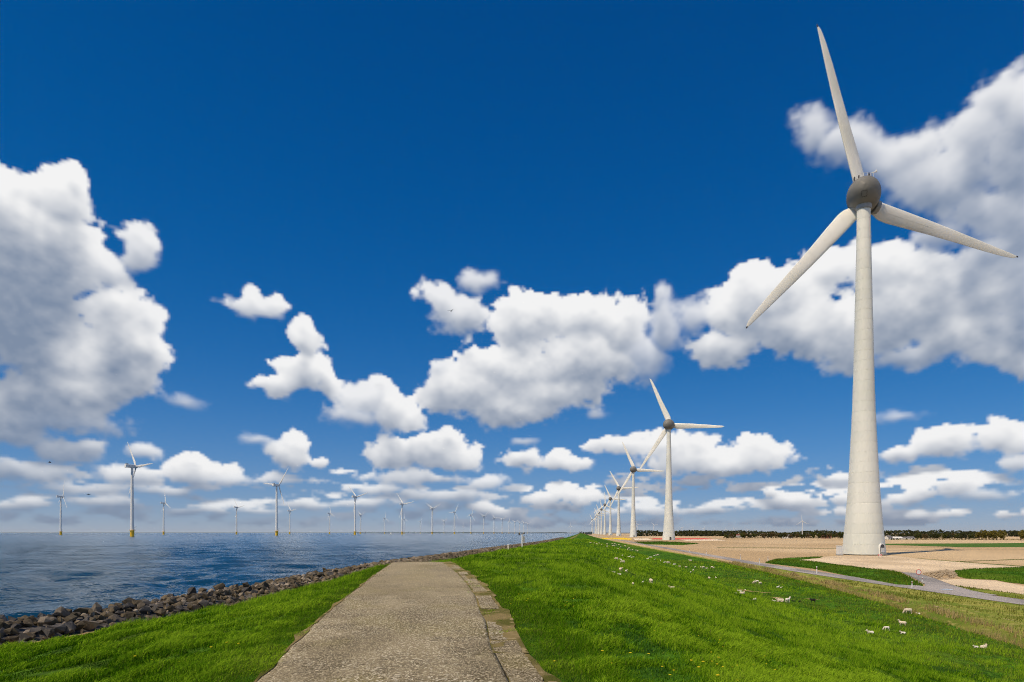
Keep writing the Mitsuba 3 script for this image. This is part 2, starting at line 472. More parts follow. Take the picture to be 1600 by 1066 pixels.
def f_path(p, n, uv):
    jx, jy = FB(p.x * 9, p.y * 9, 0.0, 2) * 0.09, FB(p.x * 9, p.y * 9, 4.0, 2) * 0.09
    d1, d2, r = mikit.voronoi((p.x + jx) * 32, (p.y + jy) * 32)
    e1, e2, q = mikit.voronoi((p.x + jx) * 17, (p.y + jy) * 21)
    a = FB(p.x * 0.55, p.y * 0.30, 1.0, 4)
    b = FB(p.x * 2.4, p.y * 2.0, 4.0, 4)
    base = MX((0.090, 0.074, 0.040), (0.235, 0.200, 0.122), SS(0.36, 0.62, 0.5 * a + 0.5 * b))
    moss = SS(0.50, 0.70, FB(p.x * 1.1, p.y * 0.8, 9.0, 4))
    base = MX(base, (0.155, 0.135, 0.038), moss * 0.55)
    peb = MX((0.075, 0.06, 0.035), (0.52, 0.46, 0.33), r)
    base = MX(base, peb, SS(0.52, 0.30, d1) * 0.9)
    patch = SS(0.40, 0.58, FB(p.x * 0.8, p.y * 0.6, 3.0, 3))
    spot = SS(0.36, 0.20, e1) * SS(0.62, 0.72, q) * patch
    return MX(base, (0.64, 0.60, 0.48), spot * 0.85)


def f_path_h(p, n, uv):
    d1, d2, r = mikit.voronoi(p.x * 32, p.y * 32)
    return SS(0.5, 0.1, d1) * 0.5 + FB(p.x * 5, p.y * 5, 0.0, 3)


mat('path_concrete', {'type': 'twosided', 'bsdf': {'type': 'bumpmap', 'arbitrary': mikit.proc(f_path_h, 0.004), 'scale': 0.012,
                      'bsdf': prin(mikit.proc(f_path), 0.9, 0.2, two=False)}})


def rock_fn(c0, c1, c2):
    def f(p, n, uv):
        a = FB(p.x * 2.5, p.y * 2.5, p.z * 2.5, 4)
        b = FB(p.x * 14, p.y * 14, p.z * 14, 3)
        return MX(MX(c0, c1, SS(0.3, 0.7, a)), c2, SS(0.55, 0.75, b) * 0.5)
    return f


f_rock1 = rock_fn((0.050, 0.041, 0.028), (0.105, 0.087, 0.058), (0.18, 0.155, 0.11))
f_rock2 = rock_fn((0.045, 0.044, 0.044), (0.095, 0.09, 0.086), (0.18, 0.165, 0.145))
f_rock3 = rock_fn((0.09, 0.076, 0.058), (0.17, 0.145, 0.115), (0.30, 0.265, 0.23))
for i, f in enumerate((f_rock1, f_rock2, f_rock3)):
    mat(f'rock_{"abc"[i]}', prin(mikit.proc(f), 0.85, 0.25))


def f_wave(p, n, uv):
    # wind waves run from the left, crests lie across the wind
    x, y = p.x * 0.92 + p.y * 0.38, p.y * 0.92 - p.x * 0.38
    return 0.06 * FB(x * 1.5, y * 2.5, 3.0, 2) + 0.035 * FB(x * 4.0, y * 5.5, 6.0, 3)


mat('lake_water', {'type': 'twosided', 'bsdf': {'type': 'bumpmap', 'arbitrary': mikit.proc(f_wave, 0.03), 'scale': 1.0,
                   'bsdf': {'type': 'principled', 'base_color': {'type': 'rgb', 'value': [0.005, 0.036, 0.066]}, 'roughness': 0.1, 'specular': 0.5}}})

# --- TERRAIN
# The dike runs away from the camera; lines along it (rock edge, path, crest, toe, ditch) are given as x over y.


def line(tab):
    a = np.array(tab, float)
    return PchipInterpolator(a[:, 0], a[:, 1], extrapolate=True)


END = 9000.0
rock_in = line([(-60, -22), (-30, -19), (0, -15.3), (16.4, -13.0), (20, -12.3), (28, -11.2), (36, -10.6), (55, -10.7), (70, -9.6), (87, -7), (139, 0), (207, 10), (353, 27), (800, 76), (END, 76 + (END - 800) * .105)])
rock_z = line([(-60, 2.0), (34, 2.0), (50, 1.85), (75, 1.7), (END, 1.7)])
path_l = line([(-60, 6), (-30, 2.1), (0, -1.95), (7.7, -3.05), (13.1, -3.94), (20.7, -4.97), (32.7, -6.5), (45, -7.7), (60, -7.3), (87, -3.2), (139, 3.6), (207, 13.6), (353, 30.6), (800, 79.6), (END, 79.6 + (END - 800) * .105)])
path_r = line([(-60, 7.6), (-30, 4), (0, 1.15), (7.7, .38), (9.1, .2), (12.7, -.1), (19.6, -.8), (30, -2.25), (38, -3.6), (46, -4.4), (60, -4.0), (87, 0), (139, 6.8), (207, 16.6), (353, 33.6), (800, 82.6), (END, 82.6 + (END - 800) * .105)])
path_z = line([(-60, 3.2), (33, 3.2), (38, 3.17), (44, 2.95), (55, 2.3), (70, 1.9), (90, 1.75), (END, 1.75)])
crest_l = line([(-60, 8.2), (-30, 4.5), (0, 1.6), (7.7, .8), (19.6, -.4), (30, -1.9), (38, -3.2), (46, -3.1), (54, -2.2), (67, 0), (92, 3.4), (139, 10.4), (207, 20), (353, 38), (800, 87), (END, 87 + (END - 800) * .105)])
crest_r = line([(-60, 10), (-30, 6), (0, 2.3), (20, 2.4), (36, 2.9), (50, 4.6), (100, 9.0), (139, 15.5), (207, 25), (353, 43), (800, 92), (END, 92 + (END - 800) * .105)])
toe = line([(-60, 19), (0, 19.5), (36, 22), (53, 25), (100, 30), (139, 35), (309, 56), (800, 105), (END, 105 + (END - 800) * .105)])
ditch = line([(-60, 29), (0, 31), (48, 38), (78, 45), (107, 50), (178, 59), (309, 70), (800, 116), (END, 116 + (END - 800) * .105)])
road_c = line([(-60, 62), (0, 61), (75, 60.3), (122, 61.5), (169, 65), (213, 69.7), (273, 76), (497, 99), (800, 131), (END, 131 + (END - 800) * .105)])
POLDER = -3.2


def section(y):
    """The break points (x, z) across the dike at y, outer side first."""
    ri, rz, pl, pr, pz = rock_in(y), rock_z(y), path_l(y), path_r(y), path_z(y)
    cl, cr, to, di = np.maximum(crest_l(y), pr + 0.3), crest_r(y), toe(y), ditch(y)
    o = np.zeros_like(y)
    cz = np.interp(y, [0, 38, 54], [3.22, 3.25, 3.3])
    xs = [ri - 60, ri - 8, ri - 5.5, ri - 1.8, ri, pl, pr, cl, cr, to, di - 1.7, di, di + 1.7, di + 6, di + 9000]
    zs = [o - 6, o - 2, o - .2, rz - .1, rz, pz, pz, cz, cz, o - 2, o - 2.9, o - 3.75, o - 3.1, o + POLDER, o + POLDER]
    return np.array(xs), np.array(zs)


def profile(x, y):
    x, y = np.asarray(x, float), np.asarray(y, float)
    xs, zs = section(y)
    z = zs[0].copy()
    for k in range(len(xs) - 1):
        t = np.clip((x - xs[k]) / np.maximum(xs[k + 1] - xs[k], 1e-6), 0, 1)
        z = np.where(x >= xs[k], zs[k] * (1 - t) + zs[k + 1] * t, z)
    return z


def ground_z(x, y):
    x, y = np.broadcast_arrays(np.asarray(x, float), np.asarray(y, float))
    z = (profile(x - .6, y) + 2 * profile(x, y) + profile(x + .6, y)) / 4
    hump = fb(np.stack([x * .35, y * .35, x * 0], -1), 3, 3) - .5
    fine = fb(np.stack([x * 1.7, y * 1.7, x * 0 + 4], -1), 2, 8) - .5
    onpath = np.clip(np.minimum(x - path_l(y), path_r(y) - x) / .5 + 1, 0, 1)
    grassy = np.clip((x - rock_in(y)) / .8, 0, 1) * np.clip((ditch(y) + 4 - x) / 3, 0, 1)
    return z + (0.22 * hump + .06 * fine) * grassy * (1 - onpath)


# --- END TERRAIN

TAB_POLY = {"crop_strip": [[277.35, 482.35], [415.19, 518.99], [593.42, 539.47], [406.31, 369.37], [258.56, 369.37], [255.7, 440.86]], "grass_strip": [[106.71, 561.64], [138.59, 577.46], [140.36, 482.35], [114.8, 431.58], [95.67, 455.56]], "tulip_yellow": [[148.89, 1078.95], [188.82, 1078.95], [167.57, 891.3], [140.46, 759.26], [124.74, 872.34]], "tulip_pale": [[172.2, 911.11], [193.16, 911.11], [170.19, 773.58], [148.53, 773.58]], "tulip_red": [[221.4, 1025.0], [307.5, 1025.0], [260.76, 820.0], [206.99, 796.12], [185.76, 836.73]], "tulip_pale2": [[201.13, 773.58], [253.17, 796.12], [236.81, 706.9], [187.92, 683.33]], "sand_pad": [[82.94, 188.51], [92.45, 200.98], [107.28, 219.84], [116.82, 229.05], [136.67, 227.78], [133.63, 216.93], [129.26, 201.97], [125.88, 179.82], [123.77, 154.72], [123.0, 136.67], [118.2, 147.75], [101.79, 141.38], [94.3, 136.67], [82.0, 128.12], [80.67, 133.33], [79.29, 135.54], [81.25, 150.46], [82.83, 165.66]], "green_bank": [[68.91, 174.47], [80.82, 196.17], [82.37, 186.36], [82.0, 164.0], [80.51, 149.09], [78.64, 134.43], [80.02, 132.26], [70.43, 112.33], [65.6, 102.5], [63.14, 98.2], [60.74, 101.23], [63.08, 116.81], [68.82, 146.43], [68.88, 164.0]], "green_bank2": [[81.41, 197.59], [105.77, 218.09], [98.6, 205.0], [83.91, 190.7]], "side_road": [[81.2, 133.55], [82.26, 129.75], [75.39, 113.89], [69.02, 100.61], [65.24, 90.61], [63.59, 83.67], [59.18, 84.54], [60.42, 95.91], [62.87, 97.62], [65.56, 101.49], [72.25, 114.69]], "rubble": [[82.0, 128.12], [92.34, 137.82], [94.51, 135.99], [85.3, 122.39], [75.86, 111.56], [75.62, 113.89]], "verge_b": [[93.56, 135.99], [100.41, 139.46], [116.73, 145.91], [152.75, 160.78], [116.27, 122.39], [82.0, 102.5], [82.0, 105.81], [84.23, 111.56], [81.43, 114.69], [84.05, 120.59]], "plot_a": [[74.61, 112.02], [79.72, 113.89], [83.1, 110.07], [79.04, 98.8], [73.57, 76.64], [64.0, 66.67], [67.98, 84.97], [68.56, 92.66], [69.17, 100.24]], "plot_b": [[85.41, 113.57], [96.47, 120.59], [126.15, 140.17], [105.43, 117.14], [86.54, 108.18]], "verge_c": [[68.75, 99.64], [68.18, 92.13], [67.63, 84.54], [63.48, 66.13], [57.88, 60.29], [62.96, 78.69], [63.54, 85.86], [65.02, 91.31]], "ditch_a": [[134.75, 230.34], [131.28, 212.44], [127.56, 182.22], [126.15, 157.69], [124.69, 135.54], [120.7, 131.2], [122.39, 152.99], [123.97, 177.11], [127.97, 207.07]], "furrow_a": [[129.28, 184.68], [160.39, 200.49], [191.69, 212.99], [189.23, 210.26], [157.69, 197.12], [127.56, 182.22]], "furrow_b": [[114.09, 356.52], [143.15, 353.45], [177.67, 341.67], [174.04, 334.69], [139.54, 344.54], [111.19, 347.46]], "patch": [[61.73, 92.55], [63.03, 92.97], [63.43, 91.93], [62.55, 90.91], [61.55, 91.31]]}
rng = np.random.default_rng(7)


def ys_geo(y0, y1, d0, g):
    y, d, o = y0, d0, [y0]
    while y < y1:
        y += d
        d *= g if y > 0 else 1
        o.append(y)
    return np.array(o)


def strip(xl, xr, ys, n, dz=0.0, power=1.0, zf=ground_z):
    t = np.linspace(0, 1, n)[None, :] ** power
    X = xl(ys)[:, None] * (1 - t) + xr(ys)[:, None] * t
    Y = np.broadcast_to(ys[:, None], X.shape)
    Z = zf(X.ravel(), Y.ravel()).reshape(X.shape) + dz
    return tm(np.stack([X, Y, Z], -1).reshape(-1, 3), grid_faces(len(ys), n))


def structure(name, mesh, m, smooth=True):
    k = put(name, mikit.ply(mesh, m, smooth=smooth))
    tag(k, kind='structure')
    return k


YS = ys_geo(-40, 8500, 0.5, 1.022)
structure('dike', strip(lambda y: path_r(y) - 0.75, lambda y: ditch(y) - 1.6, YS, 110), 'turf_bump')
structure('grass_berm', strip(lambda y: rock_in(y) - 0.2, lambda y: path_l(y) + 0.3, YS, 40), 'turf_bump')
structure('path_bed', strip(lambda y: path_l(y) + 0.25, lambda y: path_r(y) - 0.7, YS, 8, -0.02), 'dirt')
structure('ditch', strip(lambda y: ditch(y) - 1.6, lambda y: ditch(y) + 1.7, YS, 9), 'verge_turf')
VY = ys_geo(-40, 172, 0.8, 1.01)
structure('road_verge', strip(lambda y: ditch(y) + 1.7, lambda y: road_c(y) - 2.2, VY, 30), 'verge_turf')
gy = ys_geo(-60, 8500, 4.0, 1.06)
structure('polder_ground', strip(lambda y: ditch(y) + 1.6, lambda y: ditch(y) + 60 + 1.3 * np.abs(y) + 2200, gy, 60, -0.012, 2.2), 'ploughed_soil')
ry = ys_geo(-40, 2500, 2.0, 1.02)
structure('polder_road', strip(lambda y: road_c(y) - 2.3, lambda y: road_c(y) + 2.3, ry, 7, 0.05, 1.0, lambda x, y: x * 0 + POLDER), 'asphalt')
structure('dirt_track', strip(lambda y: rock_in(y) - 0.5, lambda y: rock_in(y) + 0.48 + 0.2 * np.sin(y * 1.7) + 0.15 * np.sin(y * 4.1 + 1), ys_geo(-20, 60, .3, 1.0), 6, 0.035), 'dry_earth')


def sheet(name, pts, m, z, thick=0.0, bevel=0.0, cell=2.5):
    """A field, bank or yard as a thin slab with a sloping rim, its surface gently uneven."""
    from shapely.geometry import Polygon, Point
    import shapely
    P = Polygon(pts).buffer(0)
    if bevel == 0:
        me = trimesh.creation.triangulate_polygon(P, engine='earcut')
        v = np.c_[me[0], np.full(len(me[0]), z)]
        f = np.array(me[1])
        n = np.cross(v[f[:, 1]] - v[f[:, 0]], v[f[:, 2]] - v[f[:, 0]])[:, 2]
        f[n < 0] = f[n < 0][:, ::-1]
        return structure(name, tm(v, f), m, False)
    Q = P.segmentize(cell)
    x0, y0, x1, y1 = Q.bounds
    gx, gyy = np.meshgrid(np.arange(x0, x1, cell), np.arange(y0, y1, cell))
    g = np.c_[gx.ravel(), gyy.ravel()] + rng.uniform(-.3, .3, (gx.size, 2)) * cell
    g = g[shapely.contains_xy(Q.buffer(-cell * .4), g[:, 0], g[:, 1])]
    b = np.array(Q.exterior.coords)[:-1]
    from scipy.spatial import Delaunay
    a = np.vstack([b, g])
    tri = Delaunay(a).simplices
    cen = a[tri].mean(1)
    tri = tri[shapely.contains_xy(Q, cen[:, 0], cen[:, 1])]
    dist = shapely.distance(shapely.points(a), Q.exterior)
    h = thick * np.clip(dist / bevel, 0, 1) ** .8 * (0.75 + 0.5 * fb(np.c_[a * .25, a[:, :1] * 0], 3, 2))
    v = np.c_[a, z + h]
    n = np.cross(v[tri[:, 1]] - v[tri[:, 0]], v[tri[:, 2]] - v[tri[:, 0]])[:, 2]
    tri[n < 0] = tri[n < 0][:, ::-1]
    return structure(name, tm(v, tri), m, True)


sheet('crop_field', TAB_POLY['crop_strip'], 'crop_green', POLDER + .03)
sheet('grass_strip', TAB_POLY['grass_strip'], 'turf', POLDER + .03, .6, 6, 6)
sheet('tulip_bed', TAB_POLY['tulip_yellow'], 'tulip_yellow', POLDER + .05)
sheet('tulip_bed', TAB_POLY['tulip_pale'], 'tulip_pale', POLDER + .05)
sheet('tulip_bed', TAB_POLY['tulip_red'], 'tulip_red', POLDER + .05)
sheet('tulip_bed', TAB_POLY['tulip_pale2'], 'tulip_pale', POLDER + .05)
sheet('sand_yard', TAB_POLY['sand_pad'], 'sand', POLDER + .01, .32, 7, 4)
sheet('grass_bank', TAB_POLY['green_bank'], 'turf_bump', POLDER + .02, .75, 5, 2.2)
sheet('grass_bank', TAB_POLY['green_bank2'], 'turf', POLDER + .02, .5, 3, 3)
sheet('side_road', TAB_POLY['side_road'], 'asphalt', POLDER + .062)
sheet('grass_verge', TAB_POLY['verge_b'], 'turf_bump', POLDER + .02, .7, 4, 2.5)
sheet('field_plot', TAB_POLY['plot_a'], 'sand', POLDER + .015)
sheet('field_plot', TAB_POLY['plot_b'], 'sand', POLDER + .015, .3, 3, 3)
sheet('grass_verge', TAB_POLY['verge_c'], 'verge_turf', POLDER + .02, .25, 2, 2)
sheet('field_ditch', TAB_POLY['ditch_a'], 'ditch_green', POLDER + .045)
sheet('field_furrow', TAB_POLY['furrow_a'], 'ditch_green', POLDER + .045)
sheet('field_furrow', TAB_POLY['furrow_b'], 'ditch_green', POLDER + .045)
sheet('road_patch', TAB_POLY['patch'], 'pale_blue_patch', POLDER + .09)

# ------------------------------------------------------------------ lake
wy = np.concatenate([ys_geo(-40, 14, .6, 1.0), ys_geo(14.3, 38000, 0.21, 1.0118)])
nw = 560
tt = np.linspace(0, 1, nw) ** 1.5
xr_ = rock_in(np.minimum(wy, 8500)) - 2.2
width = 14 + 1.0 * np.maximum(wy + 30, 0) 
WX = xr_[:, None] - width[:, None] * tt[None, :]
WY = np.broadcast_to(wy[:, None], WX.shape)
sp = np.maximum(np.gradient(wy)[:, None], np.abs(np.gradient(WX, axis=1)))
WZ = np.zeros(WX.shape)
dirs = rng.normal(1.15, 0.55, 35)
for k in range(35):
    lam = 0.62 * 1.115 ** k
    amp = 0.0115 * lam / (1 + (lam / 11.0) ** 1.6)
    w = np.clip(lam / (2.4 * sp) - 1, 0, 1)
    on = (w > 0).any(1)
    a = dirs[k]
    X_, Y_ = WX[on], WY[on]
    phs = (Y_ * math.sin(a) - X_ * math.cos(a)) * 2 * PI / lam + k * 1.7 + 2.5 * nz(np.stack([X_ * .13, Y_ * .13, X_ * 0 + k], -1), 3)
    gust = 0.5 + 1.0 * nz(np.stack([X_ * .05 + k, Y_ * .04, X_ * 0], -1), k)
    WZ[on] += w[on] * amp * gust * (np.sin(phs) + .25 * np.cos(2 * phs))
k = put('lake', mikit.ply(tm(np.stack([WX, WY, WZ], -1).reshape(-1, 3), grid_faces(len(wy), nw)[:, ::-1]), 'lake_water', smooth=True))
tag(k, kind='structure')
# low far shore beyond the lake
sx = np.linspace(-2600, 900, 60)
sh = 9 + 9 * nz(np.c_[sx * .004, sx * 0, sx * 0], 4)
sv, prof = [], [(-60, -1), (-40, .45), (0, 1), (60, .9), (160, -1)]
for dy, hh in prof:
    sv.append(np.c_[sx, 10500 + dy + sx * 0, np.where(hh < 0, -1.0, sh * hh)])
structure('far_shore', tm(np.vstack(sv), grid_faces(len(prof), len(sx))), 'far_grey')

# ------------------------------------------------------------------ concrete path
py_ = ys_geo(-40, 120, 0.16, 1.0)
jag = 0.05 * (fb(np.c_[py_ * 1.3, py_ * 0, py_ * 0], 4, 9) - .5)
jag2 = 0.22 * (fb(np.c_[py_ * .9, py_ * 0, py_ * 0 + 5], 4, 19) - .5)
nx = 46
t = np.linspace(0, 1, nx)
L, R = path_l(py_) + jag * 1.6, path_r(py_) - .42 + .30 * jag2
PX = L[:, None] * (1 - t) + R[:, None] * t
PY = np.broadcast_to(py_[:, None], PX.shape)
PZ = path_z(PY.ravel()).reshape(PX.shape) + .045 + .02 * (fb(np.stack([PX * .8, PY * .8, PX * 0], -1), 3, 4) - .5) + .025 * (1 - (2 * t - 1) ** 2)[None, :]
PZ[:, [0, -1]] -= .012
PX = np.concatenate([PX[:, :1] - .02, PX, PX[:, -1:] + .015], 1)
PY = np.concatenate([PY[:, :1], PY, PY[:, -1:]], 1)
PZ = np.concatenate([PZ[:, :1] - .16, PZ, PZ[:, -1:] - .14], 1)
structure('path', tm(np.stack([PX, PY, PZ], -1).reshape(-1, 3), grid_faces(len(py_), nx + 2)), 'path_concrete')
# edge strip on the right, cast later and cracked off: slabs parted by thin joints, two gone and grown over
y, gone = 3.0, [(10.2, 11.1), (13.2, 14.6)]
while y < 37:
    ln = rng.uniform(1.2, 3.2)
    yy = np.arange(y, y + ln, .10)
    if not any(g0 < y + ln / 2 < g1 for g0, g1 in gone):
        x0 = np.interp(yy, py_, R) + .004 + .10 * np.clip(fb(np.c_[yy * .8, yy * 0, yy * 0], 3, 71) - .5, 0, 1)
        x1 = path_r(yy) + .10 * (fb(np.c_[yy * .7, yy * 0, yy * 0], 2, 77) - .5) + .05 * (fb(np.c_[yy * 4, yy * 0, yy * 0], 2, 78) - .5)
        tt2 = np.linspace(0, 1, 8)
        X = x0[:, None] * (1 - tt2) + x1[:, None] * tt2
        Y = np.broadcast_to(yy[:, None], X.shape)
        sink = rng.uniform(-.012, .02)
        Z = path_z(yy)[:, None] + .05 - sink - (tt2 * rng.uniform(-.02, .03))[None, :] + .02 * (fb(np.stack([X * 3, Y * 3, X * 0], -1), 3, 6) - .5)
        X = np.concatenate([X[:, :1], X, X[:, -1:]], 1)
        Y = np.concatenate([Y[:, :1], Y, Y[:, -1:]], 1)
        Z = np.concatenate([Z[:, :1] - .15, Z, Z[:, -1:] - .15], 1)
        X, Y, Z = (np.vstack([q[:1], q, q[-1:]]) for q in (X, Y, Z))
        Z[[0, -1]] -= .15
        put('path__edge_slab', mikit.ply(tm(np.stack([X, Y, Z], -1).reshape(-1, 3), grid_faces(*X.shape)), 'path_concrete', smooth=40))
    y += ln + rng.uniform(.01, .03)
# bare earth along both edges of the path
for lo, hi, sd in ((lambda y: path_l(y) - .07 - .25 * np.clip(fb(np.c_[y * .8, y * 0, y * 0], 3, 81) - .45, 0, 1), lambda y: path_l(y) + .15, 1),
                   (lambda y: path_r(y) - .5, lambda y: path_r(y) + .08 + .4 * np.clip(fb(np.c_[y * .7, y * 0, y * 0], 3, 82) - .45, 0, 1), 2)):
    for a_, b_, dz_ in ((-10, 9.4, .018), (9.4, 44, .034)):
        structure('path_edge', strip(lo, hi, ys_geo(a_, b_, .2, 1.0), 6, dz_), 'dirt')

# ------------------------------------------------------------------ rock bank
mat('rock_mix', prin(mikit.proc(lambda p, n, uv: MX(MX((0.085, 0.07, 0.048), (0.19, 0.15, 0.095), FB(p.x * 1.3, p.y * 1.3, p.z * 1.3, 2)),
                                                 (0.33, 0.28, 0.22), SS(.5, .75, FB(p.x * 1.7 + 9, p.y * 1.7, p.z * 1.7, 3)))), 0.85, 0.25))


def rock_core(x, y):
    s = rock_in(y) - x
    z = rock_z(y)
    return np.interp(s, [-.3, 0, .5, 1.3, 2.1, 5.5, 8], [-.25, -.10, .14, .32, .24, -1, -1.4]) * np.where(s > 2.1, (z + .4) / 1.0 * .62, 1) + z * np.where(s > 2.1, 1, 1)


RY = ys_geo(-25, 420, .5, 1.01)
put('rock_bank__core', mikit.ply(strip(lambda y: rock_in(y) - 8, lambda y: rock_in(y) + .2, RY, 24, 0, 1, rock_core), 'rock_b', smooth=True))
tag('rock_bank', 'long bank of loose brown and grey rocks between the lake and the grass', 'rock bank')
stone_meshes = []
for i in range(14):
    q = rng.normal(size=(13, 3))
    q /= np.linalg.norm(q, axis=1)[:, None]
    q *= rng.uniform(.75, 1.05, (13, 1)) * np.array([1.0, .8, .66])
    stone_meshes.append(trimesh.convex.convex_hull(q))
st = []
for y in np.arange(-12, 62, .25):
    for s in np.arange(-.05, 4.6, .26):
        r = rng.uniform(.10, .21) * (1.1 if rng.uniform() < .88 else 1.7)
        yy, ss = y + rng.uniform(-.2, .2), s + rng.uniform(-.2, .2)
        x = float(rock_in(yy)) - ss
        st.append((x, yy, float(rock_core(np.array([x]), np.array([yy]))[0]) + r * rng.uniform(.0, .8), r, ss))
st = [q for q in st if not (q[4] > 2.6 and rng.uniform() < .35)]
vis = sorted([q for q in st if q[1] > 9 and q[4] < 2.3 and abs(q[0]) < .84 * q[1]], key=lambda q: -q[3] / q[1])[:300]
chosen = set(vis)
ply_s = {(i, j): mikit.ply(m, f'rock_{"abc"[j]}') for i, m in enumerate(stone_meshes) for j in range(3)}


def stone_tf(q):
    g = np.random.default_rng(int(abs(q[0]) * 1e4) + int(abs(q[1]) * 1e3))
    return T().translate(list(q[:3])).rotate([0, 0, 1], float(g.uniform(0, 360))).rotate([1, 0, 0], float(g.uniform(-40, 40))).rotate([0, 1, 0], float(g.uniform(-40, 40))).scale(q[3])


for n_, q in enumerate(vis):
    j = int(rng.choice(3, p=[.55, .27, .18]))
    put('rock_bank__stone', ply_s[(n_ % 14, j)], stone_tf(q))
rest = []
for q in st:
    if q not in chosen:
        m = stone_meshes[int(rng.integers(14))]
        mtx = np.array(stone_tf(q).matrix)
        rest.append((m.vertices @ mtx[:3, :3].T + mtx[:3, 3], m.faces))
for y in np.concatenate([np.arange(62, 140, .3), np.arange(140, 420, .8)]):
    for s in np.arange(.0, 2.6, .42):
        r = rng.uniform(.18, .36)
        yy = y + rng.uniform(-.3, .3)
        x = float(rock_in(yy)) - s + rng.uniform(-.25, .25)
        m = stone_meshes[int(rng.integers(14))]
        mtx = np.array(stone_tf((x, yy, float(rock_core(np.array([x]), np.array([yy]))[0]) + r * .35, r)).matrix)
        rest.append((m.vertices @ mtx[:3, :3].T + mtx[:3, 3], m.faces))
off = np.cumsum([0] + [len(v) for v, f in rest])
put('rock_bank__small_stone', mikit.ply(tm(np.vstack([v for v, f in rest]), np.vstack([f + o for (v, f), o in zip(rest, off)])), 'rock_mix'))
tag('rock_bank__small_stone', kind='stuff')

# ------------------------------------------------------------------ grass
GREENS = np.array([[.014, .056, .002], [.058, .165, .004], [.150, .310, .008], [.270, .440, .022], [.10, .17, .02], [.20, .22, .05]])


def blades(x, y, z, h, w, col, two, lean, seed):
    g = np.random.default_rng(seed)
    n = len(x)
    a = g.uniform(0, 2 * PI, n)
    sx, sy = np.cos(a) * w / 2, np.sin(a) * w / 2
    b = g.uniform(0, 2 * PI, n)
    l = lean * g.uniform(.3, 1.3, n) * h
    lx, ly = np.cos(b) * l + h * .25, np.sin(b) * l + h * .1
    z = z - .02
    P = lambda fx, u, hh: np.stack([x + fx * sx + u * lx, y + fx * sy + u * ly, z + hh], -1)
    if two:
        V = np.stack([P(-1, 0, 0 * h), P(1, 0, 0 * h), P(-.8, .32, h * .6), P(.8, .32, h * .6), P(0, 1, h * (1 - .35 * lean))], 1)
        F = np.array([[0, 1, 3], [0, 3, 2], [2, 3, 4]])
    else:
        V = np.stack([P(-1, 0, 0 * h), P(1, 0, 0 * h), P(0, .8, h)], 1)
        F = np.array([[0, 1, 2]])
    k = V.shape[1]
    return V.reshape(-1, 3), (F[None] + (np.arange(n) * k)[:, None, None]).reshape(-1, 3), np.repeat(col, k, axis=0)


def grass_points(y0, y1, dens, seed, side=.86, xlim=None):
    g = np.random.default_rng(seed)
    xm0, xm1 = -side * y1 - 2, side * y1 + 2
    n = int(dens * (xm1 - xm0) * (y1 - y0))
    x, y = g.uniform(xm0, xm1, n), g.uniform(y0, y1, n)
    ok = (np.abs(x) < side * y + 2) & (x > rock_in(y) + .5) & (x < ditch(y) - 2.2)
    x, y = x[ok], y[ok]
    edge = np.minimum(x - path_l(y), path_r(y) + .15 - x)
    keep = edge < .05 * (fb(np.c_[x * 3, y * 3, x * 0], 2, 3) - .3)
    crack = (x > path_r(y) - .62) & (x < path_r(y) + .2) & (fb(np.c_[x * 1.1, y * 1.1, x * 0], 3, 13) > .56) & (y < 36)
    for g0, g1 in ((10.2, 11.1), (13.2, 14.6)):
        keep |= (y > g0 - .6) & (y < g1 + .6) & (x > path_r(y) - .45) & (x < path_r(y) + .2) & (g.uniform(size=len(x)) < .4)
    keep |= crack & (g.uniform(size=len(x)) < .5)
    return x[keep], y[keep], g


parts = []
for bi, (y0, y1, dens, two) in enumerate([(5.5, 9, 3000, 1), (9, 13, 2100, 1), (13, 19, 1150, 1), (19, 28, 520, 0), (28, 42, 230, 0), (42, 65, 75, 0), (65, 105, 26, 0), (105, 170, 9, 0)]):
    x, y, g = grass_points(y0, y1, dens, 100 + bi)
    clump = np.clip(.5 + 1.7 * (fb(np.c_[x * 1.9, y * 1.4, x * 0], 3, 5) - .5), 0, 1)
    big = fb(np.c_[x * .35, y * .22, x * 0 + 3], 3, 6)
    dry = fb(np.c_[x * .12, y * .06, x * 0 + 7], 3, 7)
    pick = (g.uniform(size=len(x)) < .45 + 1.1 * np.clip(clump - .30, 0, 1) * 2) | (np.maximum(path_l(y) - x, x - path_r(y)) < .9)
    x, y, clump, big, dry = x[pick], y[pick], clump[pick], big[pick], dry[pick]
    n = len(x)
    d = np.hypot(x, y)
    h = (.05 + .24 * np.clip(clump - .32, 0, 1) + .10 * np.clip(big - .4, 0, 1)) * g.uniform(.6, 1.3, n) * np.interp(d, [8, 40, 150], [1, 1.25, 1.7])
    nearpath = np.clip(np.maximum(path_l(y) - x, x - path_r(y)) / .7, .45, 1)
    h *= nearpath
    w = np.maximum(.007, .00085 * d) * g.uniform(.7, 1.4, n)
    tone = np.clip(1.85 + 3.6 * (clump - .5) + 4.2 * (big - .5) + g.normal(0, .8, n), 0, 3.0)
    i0 = np.minimum(tone.astype(int), 2)
    col = GREENS[i0] * (1 - (tone - i0))[:, None] + GREENS[i0 + 1] * (tone - i0)[:, None]
    meadow = np.clip((x - toe(y) + 2) / 6, 0, 1) * np.clip((dry - .40) / .2, 0, 1)
    yel = (g.uniform(size=n) < .05 + .55 * meadow) | ((nearpath < .8) & (g.uniform(size=n) < .25))
    col[yel] = GREENS[4] * .6 + GREENS[5] * .4 * g.uniform(.4, 1.4, (int(yel.sum()), 1)) + GREENS[4] * .2
    parts.append(blades(x, y, ground_z(x, y), h, w, col, two, .55, 300 + bi))
